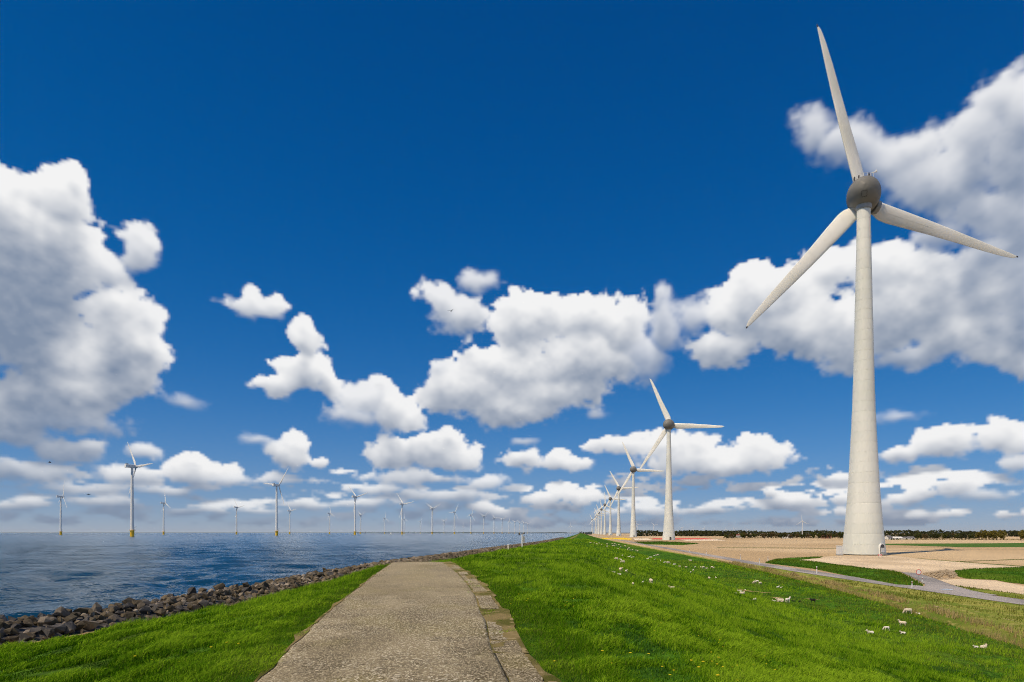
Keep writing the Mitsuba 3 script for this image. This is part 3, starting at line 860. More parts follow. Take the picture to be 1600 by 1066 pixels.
for sd, nb_ in ((0, 110000), (1, 110000)):       # short grass right at the path
    g = np.random.default_rng(500 + sd)
    y = 6 + 32 * g.uniform(0, 1, nb_) ** 1.6
    o = g.uniform(0, 1, nb_) ** 1.5 * 1.1
    x = path_l(y) + .02 - o if sd == 0 else path_r(y) - .02 + o
    n = len(x)
    t = np.clip(g.normal(1.4, .7, n), 0, 2.99)
    i0 = t.astype(int)
    col = GREENS[i0] * (1 - (t - i0))[:, None] + GREENS[i0 + 1] * (t - i0)[:, None]
    yl = g.uniform(size=n) < .30 - .2 * o
    col[yl] = GREENS[4] * .5 + GREENS[5] * g.uniform(.2, .7, (int(yl.sum()), 1))
    parts.append(blades(x, y, ground_z(x, y), (.03 + .07 * o) * g.uniform(.5, 1.5, n), np.maximum(.006, .0009 * y), col, 0, .8, 520 + sd))
off = np.cumsum([0] + [len(p[0]) for p in parts])
V = np.vstack([p[0] for p in parts])
F = np.vstack([p[1] + o for p, o in zip(parts, off)])
print('grass triangles', len(F))
put('grass', mikit.ply(tm(V, F), 'grass_blades', color=np.vstack([p[2] for p in parts])))
tag('grass', 'green grass covering the dike on both sides of the concrete path', 'grass', kind='stuff')

# dandelions in the turf right of the path
g = np.random.default_rng(61)
vs, fs, o = [], [], 0
head = trimesh.creation.cylinder(radius=1, height=.35, sections=7)
for cx, cy, nn, sp_ in [(2.6, 7.6, 14, .35), (2.9, 9.0, 10, .4), (1.7, 8.6, 8, .5), (4.2, 10.5, 12, .8), (-4.6, 10.0, 8, .6), (3.4, 13.5, 10, 1.2), (0.9, 16, 10, 1.0)]:
    for _ in range(nn):
        x, y = cx + g.normal(0, sp_), cy + g.normal(0, sp_)
        if float(path_l(y)) - .1 < x < float(path_r(y)) + .15:
            continue
        r = g.uniform(.012, .022)
        vs.append(head.vertices * r + [x, y, float(ground_z(x, y)) + g.uniform(.06, .12)])
        fs.append(head.faces + o)
        o += len(head.vertices)
put('dandelions', mikit.ply(tm(np.vstack(vs), np.vstack(fs)), 'dandelion'))
tag('dandelions', 'small yellow dandelion heads scattered in the turf beside the path', 'flowers', kind='stuff')

# taller grass on the banks and verges of the polder
import shapely
parts = []
for i, (nm, hh, dens, cols) in enumerate([('green_bank', .35, 9, ([.05, .12, .01], [.13, .20, .02])), ('green_bank2', .3, 4, ([.05, .12, .01], [.11, .18, .02])), ('verge_b', .4, 8, ([.05, .13, .01], [.12, .22, .02])),
                                        ('verge_c', .2, 12, ([.10, .15, .02], [.20, .20, .04])), ('grass_strip', .5, .5, ([.04, .09, .01], [.09, .15, .02]))]):
    g = np.random.default_rng(700 + i)
    P = shapely.Polygon(TAB_POLY[nm]).buffer(0)
    x0, y0, x1, y1 = P.bounds
    n = int((x1 - x0) * (y1 - y0) * dens)
    x, y = g.uniform(x0, x1, n), g.uniform(y0, y1, n)
    ok = shapely.contains_xy(P, x, y) & (np.abs(x) < .95 * y)
    x, y = x[ok], y[ok]
    n = len(x)
    dd = shapely.distance(shapely.points(np.c_[x, y]), P.exterior)
    cl = fb(np.c_[x * .4, y * .2, x * 0], 3, 15)
    m = np.clip(g.normal(.5, .3, n) + (cl - .5) * 2.5, 0, 1)[:, None]
    zt = POLDER + .02 + np.array({'green_bank': .75, 'green_bank2': .5, 'verge_b': .7, 'verge_c': .25, 'grass_strip': .6}[nm]) * np.clip(dd / 5, 0, 1) ** .8 * .8
    parts.append(blades(x, y, zt, hh * g.uniform(.5, 1.4, n) * (.4 + 1.2 * cl), np.maximum(.02, .0013 * np.hypot(x, y)), np.array(cols[0]) * (1 - m) + np.array(cols[1]) * m, 0, .5, 750 + i))
off = np.cumsum([0] + [len(p[0]) for p in parts])
put('bank_grass', mikit.ply(tm(np.vstack([p[0] for p in parts]), np.vstack([p[1] + o for p, o in zip(parts, off)])), 'grass_blades', color=np.vstack([p[2] for p in parts])))
tag('bank_grass', 'rough green grass on the low banks and verges beside the polder road', 'grass', kind='stuff')

# dry reeds along the ditch and rough verge grass
parts = []
for (o0, o1, y1, dens, hh, cols, seed) in [(-2.6, -1.0, 175, 26, .45, ([.42, .34, .14], [.26, .25, .05]), 1), (1.2, 2.4, 175, 26, .5, ([.46, .37, .17], [.30, .24, .08]), 2),
                                         (2.4, 22, 110, 7, .28, ([.14, .17, .025], [.23, .22, .05]), 3), (-6, -2.5, 150, 7, .22, ([.16, .20, .02], [.09, .17, .012]), 4)]:
    g = np.random.default_rng(900 + seed)
    n = int((y1 - 20) * (o1 - o0) * dens)
    y = g.uniform(20, y1, n)
    x = ditch(y) + g.uniform(o0, o1, n)
    ok = (x < road_c(y) - 3) & (np.abs(x) < .9 * y + 2)
    x, y = x[ok], y[ok]
    cl = fb(np.c_[x * .5, y * .25, x * 0], 3, 15)
    ok = g.uniform(size=len(x)) < np.clip((cl - .32) * 4, .1, 1)
    x, y, cl = x[ok], y[ok], cl[ok]
    n = len(x)
    d = np.hypot(x, y)
    m = np.clip(g.normal(.5, .3, n) + (cl - .5) * 2, 0, 1)[:, None]
    parts.append(blades(x, y, ground_z(x, y), hh * g.uniform(.5, 1.4, n) * (.5 + cl), np.maximum(.02, .0012 * d), np.array(cols[0]) * m + np.array(cols[1]) * (1 - m), 0, .5, 950 + seed))
off = np.cumsum([0] + [len(p[0]) for p in parts])
put('dry_reeds', mikit.ply(tm(np.vstack([p[0] for p in parts]), np.vstack([p[1] + o for p, o in zip(parts, off)])), 'grass_blades', color=np.vstack([p[2] for p in parts])))
tag('dry_reeds', 'pale dry reeds and rough olive grass along the ditch at the foot of the dike', 'reeds', kind='stuff')

# ------------------------------------------------------------------ wind turbines


def axes(yaw_deg):
    a = math.radians(yaw_deg)
    return np.array([math.cos(a), -math.sin(a), 0]), np.array([math.sin(a), math.cos(a), 0]), np.array([0, 0, 1.0])


def frame(yaw_deg, origin, scale=1.0):
    r, f, u = axes(yaw_deg)
    M = np.eye(4)
    M[:3, 0], M[:3, 1], M[:3, 2], M[:3, 3] = r * scale, f * scale, u * scale, origin
    return T(M.tolist())


def turn(angle_deg):
    """Blade along local +z turned to the angle (anticlockwise from the right, seen from behind)."""
    return T().rotate([0, 1, 0], 90 - angle_deg)


def blade_point(s, c, table, R):
    """Surface point(s) of a blade: s = r/R, c in [0,1) round the section from the leading edge over the rear face."""
    tb = np.array(table, float)
    ch = np.interp(s, tb[:, 0], tb[:, 1])
    le = np.interp(s, tb[:, 0], tb[:, 2])
    tc = np.interp(s, tb[:, 0], tb[:, 3])
    tw = np.radians(np.interp(s, tb[:, 0], tb[:, 4]))
    a = c * 2 * PI
    u = (1 - np.cos(a)) / 2
    th = np.sin(a) * (0.62 - 0.38 * np.cos(a + PI) * -1 * .9) * tc * ch * .72
    th = np.sin(a) * np.sqrt(np.clip(1 - u, 0, 1)) ** .6 * tc * ch * .62
    x = -le + u * ch
    xr = x * np.cos(tw) + th * np.sin(tw) * 1
    yr = x * np.sin(tw) - th * np.cos(tw)
    return np.stack([xr * R, yr * R, s * R + 0 * c], -1)


BIG = [(.075, .082, .036, .45, 14), (.105, .098, .037, .36, 13), (.15, .104, .037, .28, 11), (.25, .098, .036, .24, 9), (.437, .082, .032, .20, 6), (.6, .070, .026, .18, 4), (.78, .055, .017, .16, 2), (.9, .040, .010, .15, 1), (.965, .027, .006, .14, 0), (.99, .016, .003, .14, 0), (1.0, .004, .001, .14, 0)]
SLIM = [(.035, .050, .025, .95, 8), (.09, .056, .026, .7, 12), (.19, .082, .03, .32, 11), (.3, .073, .028, .26, 8), (.5, .056, .022, .2, 4), (.75, .038, .014, .17, 1), (.92, .026, .008, .15, 0), (.985, .014, .004, .15, 0), (1.0, .003, .001, .14, 0)]


def blade_mesh(table, R, ns=40, nc=20):
    s = table[0][0] + (1 - table[0][0]) * np.linspace(0, 1, ns) ** 1.0
    c = np.arange(nc) / nc
    S, C = np.meshgrid(s, c, indexing='ij')
    v = blade_point(S, C, table, R).reshape(-1, 3)
    f = grid_faces(ns, nc, True)
    f = np.vstack([f[:, [0, 1, 2]], f[:, [0, 2, 3]]])
    v = np.vstack([v, v[:nc].mean(0), v[-nc:].mean(0)])
    k = np.arange(nc)
    f = np.vstack([f, np.stack([k, (k + 1) % nc, k * 0 + len(v) - 2], 1), np.stack([(k + 1) % nc + (ns - 1) * nc, k + (ns - 1) * nc, k * 0 + len(v) - 1], 1)])
    m = tm(v, f)
    m.fix_normals()
    return m


def skin_panel(table, R, s0, s1, c0, c1, lift=.05, ns=10, nc=8):
    """A slightly proud plate of blade skin with its own rim."""
    S, C = np.meshgrid(np.linspace(s0, s1, ns), np.linspace(c0, c1, nc), indexing='ij')
    P = blade_point(S, C, table, R)
    n = np.cross(np.gradient(P, axis=0).reshape(-1, 3), np.gradient(P, axis=1).reshape(-1, 3))
    n /= np.linalg.norm(n, axis=1)[:, None] + 1e-12
    P = P.reshape(-1, 3)
    if n[:, 1].mean() > 0:
        n = -n
    A, B = P + n * lift, P - n * .02
    f = grid_faces(ns, nc)
    q = np.arange(ns * nc).reshape(ns, nc)
    loop = np.concatenate([q[0], q[1:, -1], q[-1, -2::-1], q[-2:0:-1, 0]])
    l2 = np.roll(loop, -1)
    side = np.stack([loop, l2, l2 + ns * nc, loop + ns * nc], 1)
    m = tm(np.vstack([A, B]), np.vstack([f, side]))
    m.fix_normals(multibody=False)
    return m


def egg(rear, front, rmax, n=40, k=44, cut=None):
    t = np.linspace(-1, 1, k)
    y = np.where(t < 0, t * rear, t * front)
    r = rmax * np.clip(1 - np.abs(t) ** np.where(t < 0, 2.35, 2.0), 0, 1) ** np.where(t < 0, .56, .62)
    if cut:
        ok = (y >= cut[0]) & (y <= cut[1])
        y, r = y[ok], r[ok]
    m = lathe(np.c_[np.maximum(r, .02), y], n)
    v = m.vertices.copy()
    m.vertices = np.c_[v[:, 0], v[:, 2], -v[:, 1]]     # z of the lathe becomes +y
    m.fix_normals()
    return m


TOWER_R = [(0, 7.29), (4, 6.95), (11.5, 6.27), (25.8, 5.23), (40.1, 4.5), (54.5, 3.86), (68.8, 3.46), (87.9, 3.05), (102.2, 2.75), (123.7, 2.34), (128.6, 2.28)]


def tower_r(z):
    a = np.array(TOWER_R)
    return PchipInterpolator(a[:, 0], a[:, 1])(z)


GB = 'huge wind turbines in a line behind the dike'
big_blade = mikit.ply(blade_mesh(BIG, 63.5, 56, 26), 'blade_gelcoat', smooth=50)


def door_cut(m):
    return m


# the nearest turbine, every part modelled
BASE = np.array([131.3, 238.9, -2.93])
key = 'wind_turbine'
USED.add(key)
tag(key, 'huge pale concrete wind turbine with egg shaped nacelle, largest in the photo', 'wind turbine', GB)
nseg = 34
H0 = 128.4
for i in range(nseg):
    z0, z1 = H0 * i / nseg, H0 * (i + 1) / nseg
    a, b = float(tower_r(z0)), float(tower_r(z1))
    g, e = .09, .075
    m = lathe([(a - g - .02, z0 - .002), (a - e * .1 - g, z0 + .001), (a, z0 + e), (b + (a - b) * e / (z1 - z0), z1 - e), (b - g, z1 - .001)], 56, True)
    put(key + '__tower_ring', mikit.ply(m, 'tower_concrete', smooth=25), T().translate(BASE.tolist()))
tag(key + '__tower_ring')
labels.pop(key + '__tower_ring')
put(key + '__yaw_collar', mikit.ply(lathe([(2.3, 128.36), (2.62, 128.5), (2.66, 129.6), (2.66, 131.6), (2.3, 133.5)], 48), 'grey_metal', smooth=30), T().translate(BASE.tolist()))
YAW = -7.9
HUBC = BASE + axes(27.0)[1] * 2.6 + np.array([0, 0, 134.9])
fr = frame(27.0, HUBC.tolist())
put(key + '__nacelle', mikit.ply(egg(9.6, 9.8, 5.8, 56, 60, (-11, 1.6)), 'nacelle_shell', smooth=40), fr)
put(key + '__nacelle__seam_ring', mikit.ply(egg(9.6, 9.8, 5.74, 56, 90, (1.3, 2.1)), 'dark_metal', smooth=40), fr)
put(key + '__spinner', mikit.ply(egg(9.6, 9.8, 5.8, 56, 60, (1.95, 11)), 'nacelle_shell', smooth=40), fr)
# square hatch under the rear, skin plates of the shell
for (zc, ww, hh, nm) in [(-2.9, .95, .85, 'hatch')]:
    gx, gz = np.meshgrid(np.linspace(-ww, ww, 9), np.linspace(-hh, hh, 9))
    zz = zc + gz
    rr = np.hypot(gx, zz)
    yy = -9.6 * np.clip(1 - (rr / 5.8) ** (1 / .56), 0, 1) ** (1 / 2.35)
    for off_, nm2, sc in ((.06, 'hatch', 1.0), (.10, 'hatch__cover', .8)):
        P = np.stack([gx * sc, yy - off_, zc + gz * sc], -1)
        rr2 = np.hypot(P[..., 0], P[..., 2])
        P[..., 1] = -9.6 * np.clip(1 - (rr2 / 5.8) ** (1 / .56), 0, 1) ** (1 / 2.35) - off_
        m = tm(P.reshape(-1, 3), grid_faces(9, 9))
        ex = m.copy()
        ex.vertices[:, 1] += .12
        q = np.arange(81).reshape(9, 9)
        loop = np.concatenate([q[0], q[1:, -1], q[-1, -2::-1], q[-2:0:-1, 0]])
        l2 = np.roll(loop, -1)
        m = tm(np.vstack([m.vertices, ex.vertices]), np.vstack([grid_faces(9, 9), np.stack([loop, l2, l2 + 81, loop + 81], 1)]))
        put(f'{key}__nacelle__hatch' if nm2 == 'hatch' else f'{key}__nacelle__hatch_cover', mikit.ply(m, 'dark_metal' if nm2 == 'hatch' else 'nacelle_shell'), fr)
# railing with instruments on top of the nacelle
rl = []
pts_r = [(math.cos(a) * 2.6, -2.0 + math.sin(a) * 2.2) for a in np.linspace(0, 2 * PI, 13)[:-1]]
for i, (px, py) in enumerate(pts_r):
    q = pts_r[(i + 1) % 12]
    rl.append(cyl([px, py, 4.4], [px, py, 6.6], .06, 6))
    for zz in (5.9, 6.6):
        rl.append(cyl([px, py, zz], [q[0], q[1], zz], .05, 6))
put(key + '__railing', mikit.ply(join(*rl), 'white_paint'), fr)
put(key + '__instrument', mikit.ply(join(cyl([3.2, -2, 4.3], [3.2, -2, 7.3], .08), box(2.6, 4.4, -2.15, -1.85, 7.0, 7.25), box(3.9, 4.3, -2.3, -1.7, 7.25, 7.7)), 'white_paint'), fr)
for bx in (-1.6, 1.7, -3.1):
    put(key + '__beacon', mikit.ply(join(cyl([bx, -3.6, 4.6 - abs(bx) * .35], [bx, -3.6, 6.5 - abs(bx) * .2], .30, 10), cyl([bx, -3.6, 6.45 - abs(bx) * .2], [bx, -3.6, 6.8 - abs(bx) * .2], .2, 10)), 'dark_metal'), fr)
ROT = np.array([133.6, 243.2, 130.2])
rs = 68.3 / 63.5
for q in range(3):
    tf = frame(YAW, ROT.tolist(), 1.0) @ turn(-13.8 + 120 * q) @ T().scale([rs * .90, rs * .95, rs])
    bk = put(key + '__blade', big_blade, tf)
    edges = np.linspace(.105, .44, 7)
    for i in range(6):
        g = .0012
        put(bk + '__skin_panel', mikit.ply(skin_panel(BIG, 63.5, edges[i] + g, edges[i + 1] - g, .262, .43), 'blade_gelcoat', smooth=30), tf)
    put(bk + '__skin_panel', mikit.ply(skin_panel(BIG, 63.5, .105, .4388, .10, .252, .05, 26, 8), 'blade_gelcoat', smooth=30), tf)
    put(bk + '__tip_cap', mikit.ply(trimesh.creation.icosphere(2, .3).apply_transform(np.diag([1.1, .6, 1.6, 1])).apply_translation([.05, 0, 63.35]), 'dark_metal', smooth=True), tf)
    put(bk + '__root_collar', mikit.ply(lathe([(2.45, 4.0), (2.62, 4.3), (2.62, 5.2), (2.4, 5.5)], 32), 'grey_metal', smooth=30), tf)
# arched door with steps
dr_r = float(tower_r(1.5))
ang = math.atan2(-math.sqrt(max(dr_r ** 2 - 3.0 ** 2, 0)), 3.0)
rot_d = T().translate(BASE.tolist()) @ T().rotate([0, 0, 1], math.degrees(ang) + 90)


def arch(w, h, d0, d1, n=14):
    from shapely.geometry import Polygon
    a = np.linspace(0, PI, n)
    pts = [(-w, 0), (w, 0)] + [(w * math.cos(q), h - w + w * math.sin(q)) for q in a]
    m = trimesh.creation.extrude_polygon(Polygon(pts), d1 - d0, engine='earcut')
    v = m.vertices.copy()
    m.vertices = np.c_[v[:, 0], -dr_r - d1 + (v[:, 2]) - .0, v[:, 1]]
    m.fix_normals()
    return m


put(key + '__door_frame', mikit.ply(arch(1.35, 4.1, -.8, .22), 'white_paint', smooth=30), rot_d)
put(key + '__door', mikit.ply(arch(1.05, 3.8, -.8, .30), 'dark_metal', smooth=30), rot_d)
put(key + '__door_panel', mikit.ply(box(-.85, .85, -dr_r - .42, -dr_r + .4, 1.0, 2.5), 'steel_white'), rot_d)
stp = [box(-.9, .9, -dr_r - .5 - .35 * i, -dr_r - .12 - .35 * i, .05, 1.0 - .22 * i) for i in range(4)]
put(key + '__steps', mikit.ply(join(*stp), 'grey_metal'), rot_d)

# the rest of the line: tower, nacelle, spinner and three blades each, sharing meshes
tw = np.linspace(0, H0, 30)
tower_ply = mikit.ply(lathe(np.c_[tower_r(tw), tw], 36), 'tower_concrete', smooth=30)
collar_ply = mikit.ply(lathe([(2.3, 128.3), (2.6, 128.6), (2.6, 131.6), (2.3, 133.0)], 24), 'grey_metal', smooth=30)
egg_ply = mikit.ply(egg(7.6, 9, 6.3, 32, 36, (-11, 1.5)), 'nacelle_shell', smooth=40)
spin_ply = mikit.ply(egg(7.6, 9, 6.3, 32, 36, (1.6, 11)), 'nacelle_shell', smooth=40)
door_ply = mikit.ply(box(-.9, .9, -7.7, -6.5, .3, 3.6), 'dark_metal')
blade_far = mikit.ply(blade_mesh(BIG, 63.5, 26, 12), 'blade_gelcoat', smooth=50)
LINE = [(181.2, 739.7, 34, 113.5, .985, 'second of the line of huge wind turbines, whole rotor clear against white cloud'),
        (239.1, 1261.7, 35.2, 114.6, .988, 'third of the line of huge wind turbines, one blade crossing the second turbine'),
        (299.3, 1795.2, 36.7, 1.1, .94, 'fourth of the line of huge wind turbines, counted from the near end'),
        (359.6, 2339.7, 33, 116, .92, 'fifth of the line of huge wind turbines, counted from the near end'),
        (413.0, 2848.1, 35, 93, .92, 'sixth of the line of huge wind turbines, one blade straight up'),
        (475, 3400, 35, 100, .92, 'seventh of the line of huge wind turbines, counted from the near end'),
        (538, 3960, 35, 111, .92, 'eighth of the line of huge wind turbines, counted from the near end'),
        (597, 4480, 35, 118, .92, 'ninth of the line of huge wind turbines, counted from the near end'),
        (662, 5080, 35, 104, .92, 'tenth of the line of huge wind turbines, last but one'),
        (760, 6070, 35, 119, .92, 'last and smallest of the line of huge wind turbines')]
for X, Y, yaw, ph, kk, lab in LINE:
    root = key_for('wind_turbine')
    tag(root, lab, 'wind turbine', GB)
    b = np.array([X, Y, POLDER])
    hub = b + np.array([0, 0, 133.4])
    tb = T().translate(b.tolist())
    put(root + '__tower', tower_ply, tb)
    put(root + '__yaw_collar', collar_ply, tb)
    put(root + '__door', door_ply, tb)
    put(root + '__nacelle', egg_ply, frame(yaw, hub.tolist()))
    put(root + '__spinner', spin_ply, frame(yaw, hub.tolist()))
    rc = hub + axes(yaw)[1] * 3.8
    for q in range(3):
        put(root + '__blade', blade_far, frame(yaw, rc.tolist()) @ turn(ph + 120 * q) @ T().scale(kk))

# slim turbines standing in the lake
GO = 'slim wind turbines standing in the lake'
st_tower = mikit.ply(lathe([(2.2, 8.6), (2.1, 30), (1.9, 60), (1.45, 93.2)], 28), 'steel_white', smooth=30)
st_foot = mikit.ply(lathe([(2.55, -4), (2.55, 8.2), (2.35, 8.7)], 28), 'yellow_paint', smooth=30)
pl_ = [lathe([(2.4, 8.0), (3.9, 8.05), (3.9, 8.35), (2.3, 8.4)], 28)]
for a in np.arange(0, 2 * PI, PI / 7):
    pl_.append(cyl([3.8 * math.cos(a), 3.8 * math.sin(a), 8.3], [3.8 * math.cos(a), 3.8 * math.sin(a), 9.5], .05, 5))
ring = trimesh.creation.torus(3.8, .06, 28, 5)
ring.apply_translation([0, 0, 9.5])
st_deck = mikit.ply(join(*pl_, ring), 'yellow_paint', smooth=30)
st_crane = mikit.ply(join(cyl([3.3, 0, 8.3], [3.3, 0, 12.6], .16, 8), cyl([3.3, 0, 12.6], [5.6, 0, 13.3], .13, 8)), 'dark_metal')
nb = to_tm(hull(*[ball([sx * 1.75, sy, sz * 1.7], .45, 12) for sx in (-1, 1) for sy in (-8.6, 3.0) for sz in (-1, 1)]))
st_nac = mikit.ply(nb, 'steel_white', smooth=40)
st_cool = mikit.ply(box(-1.6, 1.6, -8.2, -5.5, 2.1, 3.4), 'grey_metal')
st_spin = mikit.ply(egg(2.2, 3.2, 2.0, 24, 24, (-1.6, 4)).apply_translation([0, 5.0, 0]), 'steel_white', smooth=40)
st_blade = mikit.ply(blade_mesh(SLIM, 54, 24, 12), 'steel_white', smooth=50)
ordn = 'first second third fourth fifth sixth seventh eighth ninth tenth eleventh twelfth thirteenth fourteenth fifteenth sixteenth seventeenth eighteenth nineteenth twentieth twenty-first twenty-second twenty-third twenty-fourth twenty-fifth twenty-sixth twenty-seventh'.split()
OFF = [(-1121.9, 1591.3, 40, 78, .80), (-513.5, 865.2, 33, 3, .80), (-1051.0, 1930.9, 41.3, 97.8, .82), (-966.8, 2245.9, 34.4, 8, .75), (-444.5, 1208.7, 28, 52, .78), (-906.7, 2609.9, 42.9, 9.6, .86),
       (-849.3, 2978.1, 45, 100.6, .78), (-392.6, 1599.3, 32.5, 14, .78), (-765.8, 3231.3, 45, 27.5, .78), (-784.4, 3941.9, 45, 92.8, .8), (-343.6, 2000.0, 35.5, 8.5, .88), (-711.0, 4222.2, 45, 99, .8),
       (-724.1, 5053.2, 40, 64, .8), (-296.4, 2375.0, 30.8, 26.8, .78), (-531.0, 5000.0, 45, 37, .8), (-251.0, 2785.9, 40, 61.6, .78), (-610, 8000, 40, 85, .9), (-207.4, 3231.3, 43.4, 70.5, .78),
       (-154.2, 3479.9, 45, 33.8, .78), (-110.4, 3941.9, 46.9, 11.3, .78), (-66.5, 4318.2, 35.4, 34.7, .78), (-23.4, 5080.2, 44.6, 89.6, .8), (23.5, 5330, 40, 30, .8), (68, 5650, 40, 22, .8), (110, 5950, 40, 10, .8), (162, 6600, 40, 28, .8),
       (728, 8000, 40, 95, .9)]
OFF.sort(key=lambda o: o[0] / o[1])
extra = {1: ', tallest of them', 4: ', second tallest', 26: ', faint'}
for i, (X, Y, yaw, ph, kk) in enumerate(OFF):
    root = key_for('offshore_turbine')
    tag(root, f'slim white wind turbine in the lake, {ordn[i]} from the left' + extra.get(i, ''), 'wind turbine', GO)
    b = [X, Y, 0.0]
    tb = T().translate(b)
    put(root + '__tower', st_tower, tb)
    put(root + '__foot', st_foot, tb)
    put(root + '__deck', st_deck, tb)
    put(root + '__crane', st_crane, tb)
    hub = np.array([X, Y, 95.0])
    fr = frame(yaw, hub.tolist())
    put(root + '__nacelle', st_nac, fr)
    put(root + '__cooler', st_cool, fr)
    put(root + '__spinner', st_spin, fr)
    rc = hub + axes(yaw)[1] * 5.0
    for q in range(3):
        put(root + '__blade', st_blade, frame(yaw, rc.tolist()) @ turn(ph + 120 * q) @ T().scale(kk))

# smaller turbines far inland
land_tower = mikit.ply(lathe([(2.1, 0), (1.2, 80)], 20), 'steel_white', smooth=30)
land_nac = mikit.ply(to_tm(hull(*[ball([sx * 1.4, sy, 80 + sz * 1.3], .4, 10) for sx in (-1, 1) for sy in (-6.5, 2.5) for sz in (-1, 1)])), 'steel_white', smooth=40)
land_spin = mikit.ply(egg(1.8, 2.6, 1.7, 20, 20).apply_translation([0, 4.2, 80]), 'steel_white', smooth=40)
LAND = [(1018.2, 5200, 0.948), (1242.1, 5600, 0.943), (1643.0, 6200, 0.707), (1779.1, 6300, 0.693), (1920.0, 6400, 0.694), (2399.3, 7600, 0.578), (2400.5, 7200, 0.643), (2429.0, 7000, 0.715), (2796.8, 7600, 0.578), (3116.0, 8200, 0.512), (3532.0, 8600, 0.403)]
for i, (X, Y, s_) in enumerate(LAND):
    root = key_for('inland_turbine')
    b = [X, Y, POLDER]
    tag(root, f'small white wind turbine on the horizon beyond the fields, {ordn[i]} from the left', 'wind turbine', 'small turbines on the horizon')
    fr = frame(35, b, s_)
    put(root + '__tower', land_tower, fr)
    put(root + '__nacelle', land_nac, fr)
    put(root + '__spinner', land_spin, fr)
    for q in range(3):
        put(root + '__blade', st_blade, fr @ T().translate([0, 4.2, 80]) @ turn(17 * i + 120 * q) @ T().scale(.74))
root = key_for('farm_turbine')
tag(root, 'small white wind turbine at the far edge of the tan field', 'wind turbine')
fr = frame(15, [464.0, 1023.0, POLDER], 27.0 / 80)
put(root + '__tower', land_tower, fr)
put(root + '__nacelle', land_nac, fr)
put(root + '__spinner', land_spin, fr)
for q in range(3):
    put(root + '__blade', st_blade, fr @ T().translate([0, 4.2, 80]) @ turn(95 + 120 * q) @ T().scale(.6))

# ------------------------------------------------------------------ trees, houses and fittings of the polder
def leafy(n, rx, ry, rz, zc, size, cols, seed, bumps=9):
    """A crown: leaf clumps as small bent quads spread through several overlapping lobes."""
    g = np.random.default_rng(seed)
    lob = g.uniform(-.62, .62, (bumps, 3))
    k = g.integers(0, bumps, n)
    q = g.normal(size=(n, 3))
    q /= np.linalg.norm(q, axis=1)[:, None]
    p = lob[k] + q * (g.uniform(.1, 1, (n, 1)) ** .4) * g.uniform(.35, .55, (bumps, 1))[k]
    p = p * np.array([rx, ry, rz]) + [0, 0, zc]
    a, b = g.normal(size=(n, 3)), g.normal(size=(n, 3))
    a /= np.linalg.norm(a, axis=1)[:, None]
    b -= a * (a * b).sum(1)[:, None]
    b /= np.linalg.norm(b, axis=1)[:, None]
    s = size * g.uniform(.5, 1.3, (n, 1))
    V = np.stack([p - a * s, p - b * s * .7, p + a * s, p + b * s * .7], 1).reshape(-1, 3)
    F = np.array([[0, 1, 2], [0, 2, 3]])[None] + (np.arange(n) * 4)[:, None, None]
    cols = np.array(cols)
    t = np.clip(g.normal(.5, .25, n) + (nz(p * .6, seed) - .5) * .8, 0, 1)[:, None]
    C = cols[0] * (1 - t) + cols[1] * t
    return tm(V, F.reshape(-1, 3)), np.repeat(C, 4, axis=0)


def trunk_mesh(h, r, seed):
    g = np.random.default_rng(seed)
    ms = [trimesh.creation.cone(r, h, sections=8) if False else lathe([(r, -.3), (r * .75, h * .4), (r * .35, h * .85), (r * .1, h)], 8)]
    for i in range(5):
        z = h * g.uniform(.4, .75)
        a = g.uniform(0, 2 * PI)
        ms.append(cyl([0, 0, z], [math.cos(a) * h * .2, math.sin(a) * h * .2, z + h * .2], r * .25, 5))
    return join(*ms)


OLIVE, RUST, DARK, YELL = ([.055, .075, .014], [.13, .135, .03]), ([.085, .065, .022], [.17, .125, .045]), ([.035, .045, .016], [.085, .09, .03]), ([.14, .125, .02], [.26, .22, .05])
KINDS = {}
for nm, cols, sh in [('olive', OLIVE, (4.6, 4.6, 4.2)), ('rust', RUST, (4.8, 4.8, 3.9)), ('dark', DARK, (5.2, 5.2, 3.6)), ('yellow', YELL, (3.9, 3.9, 5.0))]:
    for v in range(2):
        m, c = leafy(700, *sh, sh[2] * 1.0 + 1.2, .62, cols, sum(map(ord, nm)) % 7 + 10 * v + len(nm))
        KINDS[nm, v] = (mikit.ply(m, 'foliage', color=c), mikit.ply(trunk_mesh(sh[2] * 1.6 + 1.6, .34, v + len(nm)), 'bark', smooth=40))
PLACE = {'olive': 'olive green tree', 'rust': 'reddish brown tree', 'dark': 'dark bushy tree', 'yellow': 'yellow green tree'}
g = np.random.default_rng(44)
TREES = []
# bearing (x over y), distance, kind; woods left of the big tower, right of it, the row at the right
for bearing in np.r_[np.arange(.396, .522, .0062), np.arange(.336, .380, .007)]:
    TREES.append((bearing + g.uniform(-.002, .002), g.uniform(880, 960), ['rust', 'olive', 'dark', 'rust', 'olive'][int(g.integers(5))], g.uniform(.75, 1.05), 0))
for bearing in np.arange(.584, .726, .005):
    TREES.append((bearing + g.uniform(-.0015, .0015), g.uniform(800, 880), ['dark', 'rust', 'olive', 'dark'][int(g.integers(4))], g.uniform(.65, .95), 1))
for bearing in np.linspace(.730, .768, 8):
    TREES.append((bearing, g.uniform(735, 742), 'yellow', g.uniform(.92, 1.05), 2))
for bearing in (.795, .801, .808, .816):
    TREES.append((bearing, g.uniform(690, 700), 'yellow', g.uniform(.95, 1.1), 3))
where = ['in the wood left of the huge tower', 'in the wood right of the huge tower', 'in the neat row at the right', 'at the right edge of the photo']
grp = ['trees in the wood left of the huge tower', 'trees in the wood right of the huge tower', 'neat row of tall trees', 'tall trees at the right edge']
cnt = {}
TREES.sort(key=lambda t: t[0])
tot = {}
